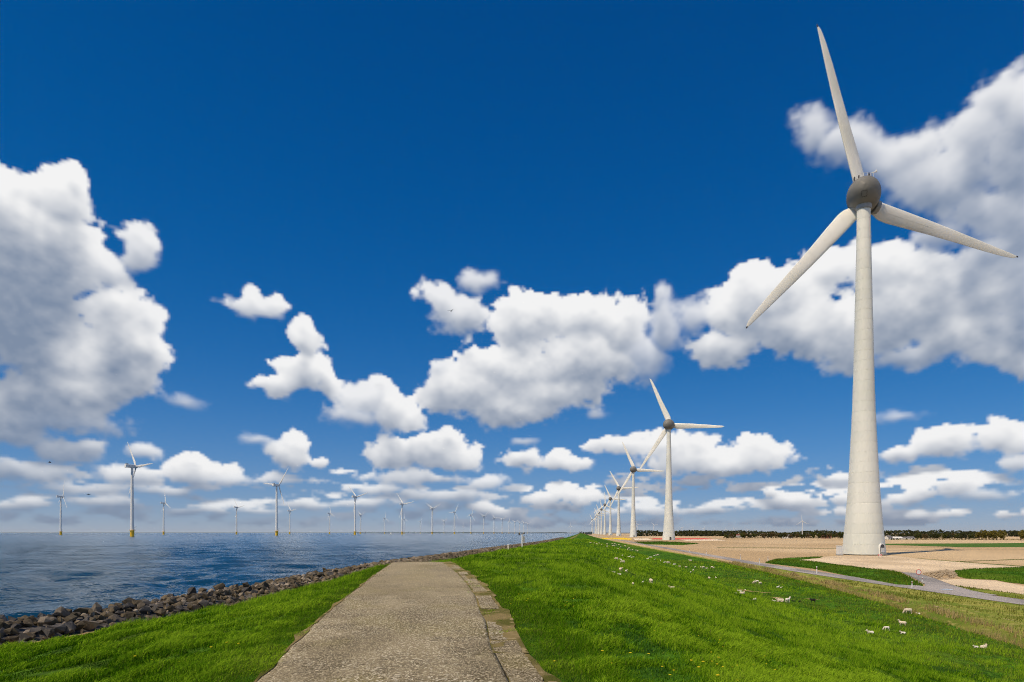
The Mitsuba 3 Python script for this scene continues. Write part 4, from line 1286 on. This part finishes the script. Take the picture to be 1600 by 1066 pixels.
for t_ in TREES:
    tot[t_[4], t_[2]] = tot.get((t_[4], t_[2]), 0) + 1
for bearing, Y, kind, s, wh in TREES:
    root = key_for('tree')
    i = cnt[wh, kind] = cnt.get((wh, kind), 0) + 1
    tag(root, f'{ordn[i - 1]} {PLACE[kind]} from the left {where[wh]}', 'tree', grp[wh])
    cr, tk = KINDS[kind, i % 2]
    tf = T().translate([bearing * Y, Y, POLDER]).rotate([0, 0, 1], float(g.uniform(0, 360))).scale(s)
    put(root + '__crown', cr, tf)
    put(root + '__trunk', tk, tf)
# far wood that reads as one mass, and hedges under the trees
vs, fs, cs, o = [], [], [], 0
for (p0, p1, Y, hh, cols, n) in [(0.185, 0.340, 1700, 12, DARK, 2200), (0.330, 0.530, 1000, 2.6, DARK, 900), (0.580, 0.730, 905, 3.0, DARK, 700), (0.580, 0.820, 760, .9, OLIVE, 500), (0.755, 0.920, 2300, 10, DARK, 500), (0.105, 0.125, 3400, 13, DARK, 200), (0.260, 0.530, 1600, 12, DARK, 2600), (0.530, 0.900, 1400, 12, DARK, 3200)]:
    gg = np.random.default_rng(int(round(p0 * 1000)) + 800)
    bearing = gg.uniform(p0, p1, n)
    yy = Y + gg.uniform(-25, 25, n)
    x = bearing * yy
    top = hh * (.55 + .9 * fb(np.c_[x * .03, yy * .01, x * 0], 3, 9))
    z = POLDER + gg.uniform(0, 1, n) ** .8 * top
    s = gg.uniform(.5, 1.0, n)[:, None] * (.5 + hh * .22)
    p = np.c_[x, yy, z]
    a, b = gg.normal(size=(n, 3)), gg.normal(size=(n, 3))
    a /= np.linalg.norm(a, axis=1)[:, None]
    b /= np.linalg.norm(b, axis=1)[:, None]
    V = np.stack([p - a * s, p - b * s, p + a * s, p + b * s], 1).reshape(-1, 3)
    vs.append(V)
    fs.append((np.array([[0, 1, 2], [0, 2, 3]])[None] + (np.arange(n) * 4)[:, None, None]).reshape(-1, 3) + o)
    o += len(V)
    t = gg.uniform(size=(n, 1))
    cs.append(np.repeat(np.array(cols[0]) * (1 - t) + np.array(cols[1]) * t, 4, axis=0))
put('far_wood', mikit.ply(tm(np.vstack(vs), np.vstack(fs)), 'foliage', color=np.vstack(cs)))
tag('far_wood', 'dark far woods and hedges closing the fields on the horizon', 'wood', kind='stuff')

mat('roof_red', prin((0.22, 0.07, 0.05), .8))
mat('roof_grey', prin((0.16, 0.16, 0.165), .8))
mat('wall_white', prin((0.74, 0.73, 0.69), .8))
mat('wall_brick', prin((0.26, 0.13, 0.09), .9))


def house(bearing, Y, L, W, eave, ridge, wall, roof, label, rz=0):
    root = key_for('farm_building')
    tag(root, label, 'building', 'farm buildings between the far trees')
    tf = T().translate([bearing * Y, Y, POLDER]).rotate([0, 0, 1], rz)
    put(root + '__wall', mikit.ply(join(box(-L / 2, L / 2, -W / 2, W / 2, -.2, eave), tm([[-L / 2, -W / 2, eave], [-L / 2, W / 2, eave], [-L / 2, 0, ridge - .1], [L / 2, -W / 2, eave], [L / 2, W / 2, eave], [L / 2, 0, ridge - .1]], [[0, 1, 2], [4, 3, 5]])), wall), tf)
    e = .35
    sl = (ridge - eave) / (W / 2)
    rf = []
    for s in (-1, 1):
        v = [[-L / 2 - e, s * (W / 2 + e), eave - sl * e], [L / 2 + e, s * (W / 2 + e), eave - sl * e], [L / 2 + e, 0, ridge], [-L / 2 - e, 0, ridge]]
        v += [[a, b, c + .18] for a, b, c in v]
        rf.append(tm(v, [[0, 1, 2, 3], [4, 7, 6, 5], [0, 4, 5, 1], [1, 5, 6, 2], [2, 6, 7, 3], [3, 7, 4, 0]]))
    put(root + '__roof', mikit.ply(join(*rf), roof), tf)
    n = max(2, int(L / 4.5))
    for i in range(n):
        xx = -L / 2 + (i + .5) * L / n
        if i == n // 2:
            put(root + '__door', mikit.ply(box(xx - .8, xx + .8, -W / 2 - .06, -W / 2 + .1, 0, min(2.6, eave - .2)), 'dark_metal'), tf)
        else:
            put(root + '__window', mikit.ply(box(xx - .6, xx + .6, -W / 2 - .05, -W / 2 + .1, .9, min(2.1, eave - .25)), 'dark_metal'), tf)
    return root


house(0.588, 790, 7, 6, 2.6, 5.0, 'wall_white', 'roof_grey', 'small white farmhouse right behind the huge tower, leftmost pale building there', 20)
house(0.599, 795, 14, 7, 2.0, 3.4, 'wall_white', 'wall_white', 'long low white shed right of the huge tower, second pale building')
house(0.612, 800, 9, 6, 1.9, 3.2, 'wall_white', 'roof_grey', 'low pale shed between bare trees right of the long white shed', -10)
house(0.622, 805, 8, 6, 2.0, 3.6, 'wall_white', 'roof_grey', 'rightmost small pale shed in the wood right of the huge tower', 8)
house(0.350, 1090, 17, 10, 4.0, 5.6, 'wall_white', 'roof_red', 'wide white barn with a low reddish roof at the far left end of the wood')
house(0.430, 960, 12, 8, 3.4, 5.6, 'wall_white', 'roof_grey', 'white barn left of the small farm turbine, half hidden by trees')
house(0.491, 930, 11, 8, 2.7, 5.8, 'wall_brick', 'roof_red', 'red roofed farmhouse between the trees just left of the huge tower')
house(0.120, 3300, 30, 20, 8, 12, 'far_grey', 'far_grey', 'dark far building where the dike meets the horizon, left of the turbine line')

# cabinet and striped barrier at the foot of the nearest tower, posts, sign
PT = {"post0": [59.25, 94.8], "post1": [66.12, 103.14], "post2": [60.51, 127.13], "post3": [64.03, 165.66], "post4": [69.7, 195.24], "post5": [73.2, 241.18], "post6": [74.47, 268.85], "post7": [72.09, 180.22], "sign": [63.89, 100.61], "cab": [119.98, 232.29], "board": [113.91, 197.59]}
x, y = PT['cab']
k = 'transformer_cabinet'
USED.add(k)
tag(k, 'pale grey metal cabinet standing left of the foot of the huge tower', 'cabinet')
tf = T().translate([x, y + 2.2, POLDER + .3])
put(k + '__body', mikit.ply(box(-.75, .75, -.9, .9, .1, 3.1), 'white_paint'), tf)
put(k + '__roof', mikit.ply(box(-.85, .85, -1, 1, 3.1, 3.25), 'steel_white'), tf)
for i, xx in enumerate((-.7, .03)):
    put(k + '__door', mikit.ply(box(xx, xx + .66, -.94, -.88, .3, 2.9), 'steel_white'), tf)
put(k + '__plinth', mikit.ply(box(-.85, .85, -1, 1, -.3, .1), 'grey_metal'), tf)
x, y = PT['board']
k = 'barrier_board'
USED.add(k)
tag(k, 'red and white striped barrier board leaning on the sand right of the tower door', 'barrier')
tf = T().translate([x, y, POLDER + .25]).rotate([0, 0, 1], 20).rotate([1, 0, 0], -18)
put(k + '__leg', mikit.ply(join(box(-.75, -.68, -.03, .03, 0, 1.5), box(.68, .75, -.03, .03, 0, 1.5)), 'grey_metal'), tf)
for i in range(5):
    put(k + '__stripe', mikit.ply(box(-.8 + .32 * i, -.8 + .32 * (i + 1), -.06, -.035, .9, 1.45), ('red_paint', 'white_paint')[i % 2]), tf)

POSTLAB = ['white marker post nearest the junction, on the dike side of the road', 'white marker post beside the round sign at the side road', 'white marker post on the dike side, opposite the middle of the green bank',
           'white marker post on the dike side where the green bank begins', 'white marker post on the field side, nearest the green bank', 'white marker post far along the road, left of the one near the green bank', 'white marker post farthest along the road', 'white marker post at the tip of the green bank across the road']
post_body = mikit.ply(join(*[to_tm(hull(*[ball([sx * .05, sy * .03, z], .012, 8) for sx in (-1, 1) for sy in (-1, 1) for z in (-.2, 1.08)]))]), 'white_paint', smooth=40)
post_band = mikit.ply(box(-.066, .066, -.046, .046, .72, .9), 'dark_metal')
post_refl = mikit.ply(box(-.03, .03, -.052, .052, .76, .87), 'red_paint')
for i in range(8):
    x, y = PT[f'post{i}']
    root = key_for('marker_post')
    tag(root, POSTLAB[i], 'marker post', 'marker posts along the polder road')
    tf = T().translate([x, y, POLDER + .05]).scale(0.95 if y < 120 else 1.4)
    put(root + '__body', post_body, tf)
    put(root + '__band', post_band, tf)
    put(root + '__reflector', post_refl, tf)
x, y = PT['sign']
k = 'road_sign'
USED.add(k)
tag(k, 'round white road sign with red rim on a grey post at the side road', 'road sign')
tf = T().translate([x, y, POLDER])
put(k + '__post', mikit.ply(cyl([0, 0, -.1], [0, 0, 2.3], .04, 10), 'grey_metal', smooth=40), tf)


def disc(r, y0, y1):
    m = trimesh.creation.cylinder(radius=r, height=y1 - y0, sections=28)
    m.apply_transform(trimesh.transformations.rotation_matrix(PI / 2, [1, 0, 0]))
    m.apply_translation([0, (y0 + y1) / 2, 2.05])
    return m


put(k + '__rim', mikit.ply(disc(.42, -.07, -.045), 'red_paint', smooth=40), tf)
put(k + '__face', mikit.ply(disc(.33, -.076, -.05), 'white_paint', smooth=40), tf)

# rubble heap beside the side road
pts = np.array(TAB_POLY['rubble'])
g = np.random.default_rng(12)
from shapely.geometry import Polygon as _P
import shapely as _s
PG = _P(pts).buffer(0)
bx = PG.bounds
vs, fs, o = [], [], 0
for _ in range(900):
    x, y = g.uniform(bx[0], bx[2]), g.uniform(bx[1], bx[3])
    if not PG.contains(_s.Point(x, y)):
        continue
    d = PG.exterior.distance(_s.Point(x, y))
    m = stone_meshes[int(g.integers(14))]
    r = g.uniform(.12, .38)
    vs.append(m.vertices * r + [x, y, POLDER + .05 + min(.9, d * .22) * g.uniform(.6, 1)])
    fs.append(m.faces + o)
    o += len(m.vertices)
put('rubble_heap', mikit.ply(tm(np.vstack(vs), np.vstack(fs)), 'sand'))
tag('rubble_heap', 'heap of pale crumbled rubble and sand beside the side road', 'rubble', kind='stuff')

# posts at the shore
k = 'shore_post'
USED.add(k)
tag(k, 'short cream post standing at the rock edge beyond the bend of the path', 'post')
x, y = -.55, 92.0
zz = float(ground_z(x, y))
tf = T().translate([x, y, zz])
put(k + '__body', mikit.ply(box(-.13, .13, -.13, .13, -.5, 1.5), 'tulip_pale'), tf)
put(k + '__cap', mikit.ply(box(-.16, .16, -.16, .16, 1.5, 1.6), 'white_paint'), tf)
k = 'gauge_mast'
USED.add(k)
tag(k, 'white mast with a dark instrument box and crossarm at the rock edge', 'mast')
x, y = 2.0, 125.0
zz = float(ground_z(x, y))
tf = T().translate([x, y, zz])
put(k + '__pole', mikit.ply(cyl([0, 0, -1], [0, 0, 3.0], .13, 10), 'white_paint', smooth=40), tf)
put(k + '__box', mikit.ply(box(.12, .5, -.2, .2, 1.4, 2.6), 'grey_metal'), tf)
put(k + '__crossarm', mikit.ply(join(cyl([-.6, 0, 2.9], [.4, 0, 3.15], .05, 6), box(-.75, -.45, -.1, .1, 2.8, 3.2), box(.3, .5, -.1, .1, 3.0, 3.35)), 'dark_metal'), tf)

# sailing boat far out
k = 'sailing_boat'
USED.add(k)
tag(k, 'tiny white boat far out on the lake between two turbines', 'boat')
Yb = 2100.0
tf = T().translate([-396.9, Yb, 0.0]).rotate([0, 0, 1], 15)
hl = to_tm(hull(ball([-5, 0, .9], .35, 10), ball([-4.4, -1.3, .9], .3, 10), ball([-4.4, 1.3, .9], .3, 10), ball([0, -1.7, 1.0], .3, 10), ball([0, 1.7, 1.0], .3, 10), ball([6, 0, 1.3], .2, 10), ball([3, 0, -.2], .3, 10), ball([-4, 0, -.2], .4, 10)))
put(k + '__hull', mikit.ply(hl, 'white_paint', smooth=40), tf)
put(k + '__cabin', mikit.ply(to_tm(hull(*[ball([a, b, c], .2, 8) for a in (-3, 2) for b in (-.9, .9) for c in (1.2, 2.3)])), 'white_paint', smooth=40), tf)
put(k + '__mast', mikit.ply(cyl([1, 0, 1], [1, 0, 12], .1, 8), 'grey_metal'), tf)
sv = [[1.0, .03, 2.2], [-4.2, .03, 2.2], [1.0, .03, 11.5], [1.0, -.03, 2.2], [-4.2, -.03, 2.2], [1.0, -.03, 11.5]]
put(k + '__sail', mikit.ply(tm(sv, [[0, 1, 2], [3, 5, 4], [0, 3, 4], [0, 4, 1], [1, 4, 5], [1, 5, 2], [2, 5, 3], [2, 3, 0]]), 'white_paint'), tf)

# birds


def bird(x, y, z, s, rz, flap, label):
    root = key_for('bird')
    tag(root, label, 'bird', 'birds over the lake')
    b = to_tm(hull(ball([.0, 0, 0], .10, 10), ball([.28, 0, .03], .055, 10), ball([-.3, 0, 0], .03, 10)))
    hd = to_tm(hull(ball([.3, 0, .05], .06, 10), ball([.42, 0, .04], .015, 8)))
    tf = T().translate([x, y, z]).rotate([0, 0, 1], rz).scale(s)
    put(root + '__body', mikit.ply(join(b, hd), 'dark_metal', smooth=40), tf)
    for sd in (-1, 1):
        w = to_tm(m3.Manifold.batch_hull([ball([.12, sd * .05, .03], .02, 6), ball([-.1, sd * .05, .03], .02, 6), ball([.1, sd * .4, .03 + flap], .015, 6), ball([-.08, sd * .4, .03 + flap], .01, 6)]))
        w2 = to_tm(m3.Manifold.batch_hull([ball([.1, sd * .4, .03 + flap], .015, 6), ball([-.08, sd * .4, .03 + flap], .01, 6), ball([-.08, sd * .85, flap * .6], .008, 6)]))
        put(root + '__wing', mikit.ply(join(w, w2), 'dark_metal', smooth=40), tf)


bird(-173.3, 240, 31.4, 1.5, 200, .2, 'small dark bird flying in front of the cloud at the far left')
bird(-146.3, 221, 18.3, 1.6, 30, .05, 'small dark bird gliding low between the two leftmost turbines')
bird(-14.3, 150, 57.0, 1.0, 70, .25, 'tiny dark bird high up against the pale cloud left of the middle')

# ------------------------------------------------------------------ sheep
SHEEP = [
    [11.05, 67.8, 0.47, "graze", 180, 0, "cream ewe grazing at the left end of the upper cluster on the slope", None],
    [12.46, 73.3, 0.37, "stand", 150, 0, "lamb behind the grazing ewe in the upper cluster on the slope", None],
    [10.36, 59.9, 0.54, "graze", 200, 0, "cream ewe grazing lowest in the upper cluster of sheep on the dike slope", None],
    [7.6, 44.7, 0.45, "stand", -70, 0, "big cream ewe in the middle of the tight cluster on the slope", None],
    [6.89, 41.0, 0.25, "lie", 180, 0, "lamb lying at the feet of the big ewe in the tight cluster", None],
    [8.16, 45.7, 0.27, "stand", -60, 0, "lamb at the right side of the tight cluster on the dike slope", None],
    [6.65, 41.7, 0.25, "lie", 170, 0, "lamb lying alone just left of the tight cluster on the dike slope", None],
    [17.89, 104.0, 0.36, "lie", 20, 0, "small lamb lying alone above the upper cluster of sheep", None],
    [20.09, 109.8, 0.55, "lie", 0, 0, "leftmost lamb of the short row right of the upper cluster", None],
    [20.44, 109.3, 0.44, "lie", 10, 0, "middle lamb of the short row right of the upper cluster", None],
    [21.62, 113.5, 0.34, "stand", 90, 0, "rightmost lamb of the short row right of the upper cluster", None],
    [6.24, 33.0, 0.33, "graze", 80, 0, "leftmost of three sheep in a line on the slope, seen from behind", None],
    [7.87, 38.5, 0.27, "graze", 60, 0, "small lamb in the middle of the three in a line on the mid slope", None],
    [9.01, 41.5, 0.54, "graze", 95, 0, "rightmost and largest of three sheep in a line on the slope", None],
    [10.27, 41.1, 0.45, "lie", 185, 0, "cream sheep lying alone right of the three in a line on the mid slope", None],
    [27.05, 127.6, 0.64, "lie", 10, 0, "lamb lying left and lowest in the loose far group left of the sandy strip", None],
    [34.29, 158.0, 0.79, "lie", 190, 0, "lamb lying in the middle of the loose far group left of the sandy strip", None],
    [43.83, 197.0, 0.79, "lie", 20, 0, "lamb lying uppermost in the loose far group left of the sandy strip", None],
    [45.83, 201.0, 1.0, "graze", 200, 0, "sheep grazing at the right end of the loose far group left of the sandy strip", None],
    [31.57, 141.9, 0.43, "lie", 0, 0, "tiny lamb lying below the loose far group left of the sandy strip", None],
    [32.39, 139.6, 0.56, "stand", 80, 0, "first lamb of the descending line of sheep under the sandy strip", None],
    [32.44, 136.3, 0.68, "lie", 30, 0, "second lamb of the descending line of sheep under the sandy strip", None],
    [32.62, 133.7, 0.94, "graze", 10, 0, "grazing ewe of the descending line of sheep under the sandy strip", None],
    [35.36, 139.5, 0.7, "lie", 0, 0, "lamb lying right of the grazing ewe in the descending line", None],
    [34.71, 132.5, 0.53, "lie", 180, 0, "second last sheep of the descending line under the sandy strip", None],
    [35.8, 131.6, 0.59, "lie", 190, 0, "last sheep of the descending line under the sandy strip", None],
    [46.79, 168.0, 0.92, "lie", 180, 0, "white sheep lying alone at the edge of the sandy strip", None],
    [37.55, 131.3, 0.53, "stand", 70, 0, "upper of three lambs strung along the meadow left of the five", None],
    [33.42, 117.9, 0.59, "graze", 60, 0, "middle of three lambs strung along the meadow left of the five", None],
    [30.44, 109.1, 0.44, "stand", 50, 0, "lowest of three lambs strung along the meadow left of the five", None],
    [39.0, 132.2, 0.53, "stand", 90, 0, "first from the left of five sheep in a row below the reeds", None],
    [38.63, 129.2, 0.78, "graze", 20, 0, "second from the left of five sheep in a row below the reeds", None],
    [39.55, 130.1, 0.52, "lie", 0, 0, "third from the left of five sheep in a row below the reeds", None],
    [41.81, 133.8, 0.8, "graze", 110, 0, "fourth from the left of five sheep in a row below the reeds", None],
    [41.87, 132.7, 0.53, "stand", 60, 0, "fifth from the left of five sheep in a row below the reeds", None],
    [29.23, 94.9, 0.66, "graze", 100, 0, "left sheep of a pair on the meadow, head down, seen from behind", None],
    [32.06, 100.5, 0.5, "lie", 90, 0, "right lamb of a pair on the meadow, curled up", None],
    [34.94, 92.2, 0.65, "graze", 200, 0, "left ewe of the three standing close together on the meadow", None],
    [36.58, 95.5, 0.57, "stand", 160, 0, "middle lamb of the three standing close together on the meadow", None],
    [35.23, 90.8, 0.64, "graze", 30, 0, "right ewe of the three standing close together on the meadow", None],
    [35.69, 85.9, 0.6, "lie", 30, 0, "sheep lying with a lamb at its right, above the standing ewe", None],
    [36.19, 86.1, 0.34, "lie", 0, 0, "lamb lying at the right of a bigger sheep above the standing ewe", None],
    [21.38, 61.1, 0.24, "lie", 180, 0, "leftmost lamb of the pile of lambs lying beside the pale bare streak", None],
    [24.56, 69.0, 0.48, "lie", 170, 0, "upper left lamb of the pile lying beside the pale bare streak", None],
    [27.81, 76.6, 0.46, "lie", 20, 0, "upper right lamb of the pile at the end of the pale bare streak", None],
    [22.54, 62.7, 0.63, "lie", 15, 0, "lowest and largest sheep of the pile lying beside the pale bare streak", None],
    [21.34, 56.3, 0.39, "lie", 25, 0, "lamb lying alone below the pale bare streak", None],
    [26.7, 65.2, 0.39, "lie", 180, 0, "lamb lying at the head of the lying cream ewe", None],
    [27.4, 65.4, 0.92, "lie", 180, 0, "long cream ewe lying left of the standing ewe on the lower meadow", None],
    [27.97, 64.9, 0.78, "stand", 25, 0, "cream ewe standing between the lying ewe and the black lambs", None],
    [29.04, 66.0, 0.33, "lie", 180, 1, "black lamb lying next to the standing cream ewe", None],
    [29.92, 66.5, 0.4, "lie", 20, 1, "black lamb lying halfway between the cream ewe and the black sheep", None],
    [31.44, 66.9, 0.67, "stand", 160, 1, "black sheep standing on the meadow with its head raised to the left", None],
    [37.67, 60.9, 0.91, "graze", 180, 0, "cream ewe with head low near the reeds, highest of the right flock", None],
    [39.43, 62.1, 0.43, "lie", 170, 0, "lamb lying behind the cream ewe near the reed edge", None],
    [30.99, 50.8, 0.66, "up", 140, 0, "cream ewe with raised head, looking back, below the ewe near the reeds", None],
    [27.79, 47.5, 0.52, "graze", 180, 0, "lamb grazing to the left in the middle of the right flock", None],
    [25.42, 45.4, 0.59, "lie", 180, 0, "lamb lying stretched out at the left end of the right flock", None],
    [28.53, 46.7, 0.42, "lie", 165, 0, "lamb lying with its head up below the ewe that looks back", None],
    [30.23, 41.7, 0.38, "lie", 180, 0, "lamb lying in front of the rightmost ewe", None],
    [30.66, 41.6, 0.62, "lie", 20, 0, "cream ewe lying at the far right of the meadow", None],
    [16.31, 132.9, 0.43, "lie", 0, 0, "small pale sheep in the scattered far flock near the horizon", "far flock on the dike"],
    [17.85, 138.9, 0.44, "graze", 77, 0, "small pale sheep in the scattered far flock near the horizon", "far flock on the dike"],
    [17.66, 133.3, 0.43, "stand", 154, 0, "small pale sheep in the scattered far flock near the horizon", "far flock on the dike"],
    [19.94, 142.7, 0.46, "lie", 231, 0, "small pale sheep in the scattered far flock near the horizon", "far flock on the dike"],
    [25.24, 170.0, 0.54, "graze", 308, 0, "small pale sheep in the scattered far flock near the horizon", "far flock on the dike"],
    [20.59, 138.4, 0.44, "stand", 25, 0, "small pale sheep in the scattered far flock near the horizon", "far flock on the dike"],
    [34.59, 221.0, 0.71, "lie", 102, 0, "small pale sheep in the scattered far flock near the horizon", "far flock on the dike"],
    [35.98, 224.0, 0.72, "graze", 179, 0, "small pale sheep in the scattered far flock near the horizon", "far flock on the dike"],
    [35.07, 215.0, 0.69, "stand", 256, 0, "small pale sheep in the scattered far flock near the horizon", "far flock on the dike"],
    [42.55, 255.0, 0.82, "lie", 333, 0, "small pale sheep in the scattered far flock near the horizon", "far flock on the dike"],
    [32.81, 193.0, 0.62, "graze", 50, 0, "small pale sheep in the scattered far flock near the horizon", "far flock on the dike"],
    [48.99, 277.0, 0.89, "stand", 127, 0, "small pale sheep in the scattered far flock near the horizon", "far flock on the dike"],
    [24.58, 148.4, 0.47, "lie", 204, 0, "small pale sheep in the scattered far flock near the horizon", "far flock on the dike"],
    [31.05, 172.0, 0.55, "graze", 281, 0, "small pale sheep in the scattered far flock near the horizon", "far flock on the dike"],
    [42.48, 232.0, 0.74, "stand", 358, 0, "small pale sheep in the scattered far flock near the horizon", "far flock on the dike"],
    [35.03, 190.0, 0.61, "lie", 75, 0, "small pale sheep in the scattered far flock near the horizon", "far flock on the dike"],
    [37.25, 198.0, 0.63, "graze", 152, 0, "small pale sheep in the scattered far flock near the horizon", "far flock on the dike"],
    [41.27, 213.0, 0.68, "stand", 229, 0, "small pale sheep in the scattered far flock near the horizon", "far flock on the dike"],
    [44.16, 225.0, 0.72, "lie", 306, 0, "small pale sheep in the scattered far flock near the horizon", "far flock on the dike"],
    [28.8, 180.0, 0.58, "graze", 23, 0, "small pale sheep in the scattered far flock near the horizon", "far flock on the dike"],
    [20.15, 147.9, 0.47, "stand", 100, 0, "small pale sheep in the scattered far flock near the horizon", "far flock on the dike"],
    [28.19, 179.0, 0.57, "lie", 177, 0, "small pale sheep in the scattered far flock near the horizon", "far flock on the dike"],
    [35.34, 195.0, 0.62, "graze", 254, 0, "small pale sheep in the scattered far flock near the horizon", "far flock on the dike"],
]


def sheep_mesh(pose, lamb):
    """One continuous body, facing +x, body length about 1 m, feet at z = 0."""
    B = []

    def bone(p0, r0, p1, r1):
        B.append(hull(ball(p0, r0, 16), ball(p1, r1, 16)))
    lg = 1.12 if lamb else 1.0
    fat = .78 if lamb else 1.0
    zb = .50 * lg if pose != 'lie' else .20
    bone([-.30, 0, zb + .01], .20 * fat, [.02, 0, zb - .01], .225 * fat)
    bone([.02, 0, zb - .01], .225 * fat, [.27, 0, zb + .03], .185 * fat)
    bone([-.42, 0, zb + .05], .07, [-.48, 0, zb - .08], .03)            # tail
    hs = 1.2 if lamb else 1.0
    if pose == 'graze':
        nk, hd, mz = [.46, 0, zb - .05], [.56, 0, zb - .26], [.62, 0, max(.07, zb - .42)]
    elif pose == 'up':
        nk, hd, mz = [.43, .02, zb + .26], [.47, .06, zb + .38], [.58, .12, zb + .34]
    elif pose == 'lie':
        nk, hd, mz = [.44, 0, zb + .18], [.50, .02, zb + .27], [.62, .04, zb + .22]
    else:
        nk, hd, mz = [.44, 0, zb + .18], [.51, 0, zb + .28], [.65, 0, zb + .20]
    bone([.30, 0, zb + .06], .15 * fat, nk, .095)
    bone(nk, .09, hd, .078 * hs)
    bone(hd, .075 * hs, mz, .042 * hs)
    for s in (-1, 1):
        bone([hd[0] - .02, hd[1] + s * .06, hd[2] + .03], .025, [hd[0] - .05, hd[1] + s * .16, hd[2] + .02], .018)   # ears
        if pose == 'lie':
            bone([.25, s * .14, .10], .06, [.42, s * .13, .05], .035)
            bone([-.28, s * .17, .13], .09, [-.10, s * .22, .05], .04)
        else:
            dx = .05 * s
            bone([.22, s * .10, zb - .10], .075, [.23 + dx, s * .105, zb * .45], .040)     # fore leg, knee
            bone([.23 + dx, s * .105, zb * .45], .038, [.22 + dx, s * .105, .05], .028)
            bone([.22 + dx, s * .105, .05], .03, [.245 + dx, s * .105, .025], .03)
            bone([-.30, s * .10, zb - .06], .11, [-.27 - dx, s * .11, zb * .62], .065)     # thigh
            bone([-.27 - dx, s * .11, zb * .62], .06, [-.38 - dx, s * .11, zb * .40], .038)  # to the hock
            bone([-.38 - dx, s * .11, zb * .40], .036, [-.35 - dx, s * .11, .05], .028)
            bone([-.35 - dx, s * .11, .05], .03, [-.32 - dx, s * .11, .025], .03)
    m = m3.Manifold.batch_boolean(B, m3.OpType.Add).refine_to_length(.05)
    t = to_tm(m)
    t.merge_vertices()
    trimesh.smoothing.filter_taubin(t, .5, .53, 6)
    v = t.vertices
    wooly = np.clip((v[:, 2] - zb + .12) / .1, 0, 1) * np.clip((.36 - v[:, 0]) / .06, 0, 1)
    if pose == 'lie':
        wooly = np.clip((.36 - v[:, 0]) / .06, 0, 1)
    t.vertices = v + t.vertex_normals * (wooly * (.035 * (nz(v * 13, 2) - .3)))[:, None] * (.5 if lamb else 1)
    return t, wooly


SH = {}
for pose in ('stand', 'graze', 'lie', 'up'):
    for lamb in (0, 1):
        t_, wl = sheep_mesh(pose, lamb)
        for black in (0, 1):
            n_ = nz(t_.vertices * 6, 4)[:, None]
            c0, c1 = ((.72, .63, .48), (.62, .52, .40)) if not black else ((.02, .018, .018), (.03, .028, .028))
            if lamb and not black:
                c0, c1 = (.84, .80, .70), (.78, .70, .60)
            col = (np.array(c0) * wl[:, None] + np.array(c1) * (1 - wl[:, None])) * (.85 + .3 * n_)
            SH[pose, lamb, black] = mikit.ply(t_, 'wool', smooth=True, color=col)
for x, y, ln, pose, head, black, lab, grp_ in SHEEP:
    root = key_for('sheep')
    tag(root, lab, 'sheep', grp_)
    lamb = int('lamb' in lab)
    put(root if False else root + '__fleece_body', SH[pose, lamb, black], T().translate([x, y, float(ground_z(x, y)) + .02]).rotate([0, 0, 1], head).scale(ln * .92 / (1.1 if pose != 'lie' else 1.05)))
# pale bare streaks in the meadow
for (x, y, L_, a) in [(29.0, 76.5, 2.1, -4), (33.0, 70.5, .9, 5), (28.8, 69.5, .6, 0)]:
    k = key_for('bare_patch')
    n = 24
    an = np.arange(n) * 2 * PI / n
    g = np.random.default_rng(int(x * 10))
    rr = 1 + g.normal(0, .12, n)
    X, Y = x + L_ * rr * np.cos(an), y + .28 * rr * np.sin(an)
    v = np.c_[np.r_[X, x], np.r_[Y, y], 0 * np.r_[X, x]]
    v[:, 2] = ground_z(v[:, 0], v[:, 1]) + .07
    m = tm(v, np.stack([np.arange(n), (np.arange(n) + 1) % n, np.full(n, n)], 1))
    scene[k] = mikit.ply(m, 'dry_earth', smooth=True)
    tag(k, kind='structure')

# ------------------------------------------------------------------ air
scene['haze'] = {'type': 'cube', 'to_world': T().translate([-5000, 18500, 104]).scale([46000, 20500, 112]), 'bsdf': {'type': 'null'}, 'interior': {'type': 'ref', 'id': 'air'}}
tag('haze', 'thin blue air that pales the far turbines and the horizon', 'haze', kind='stuff')
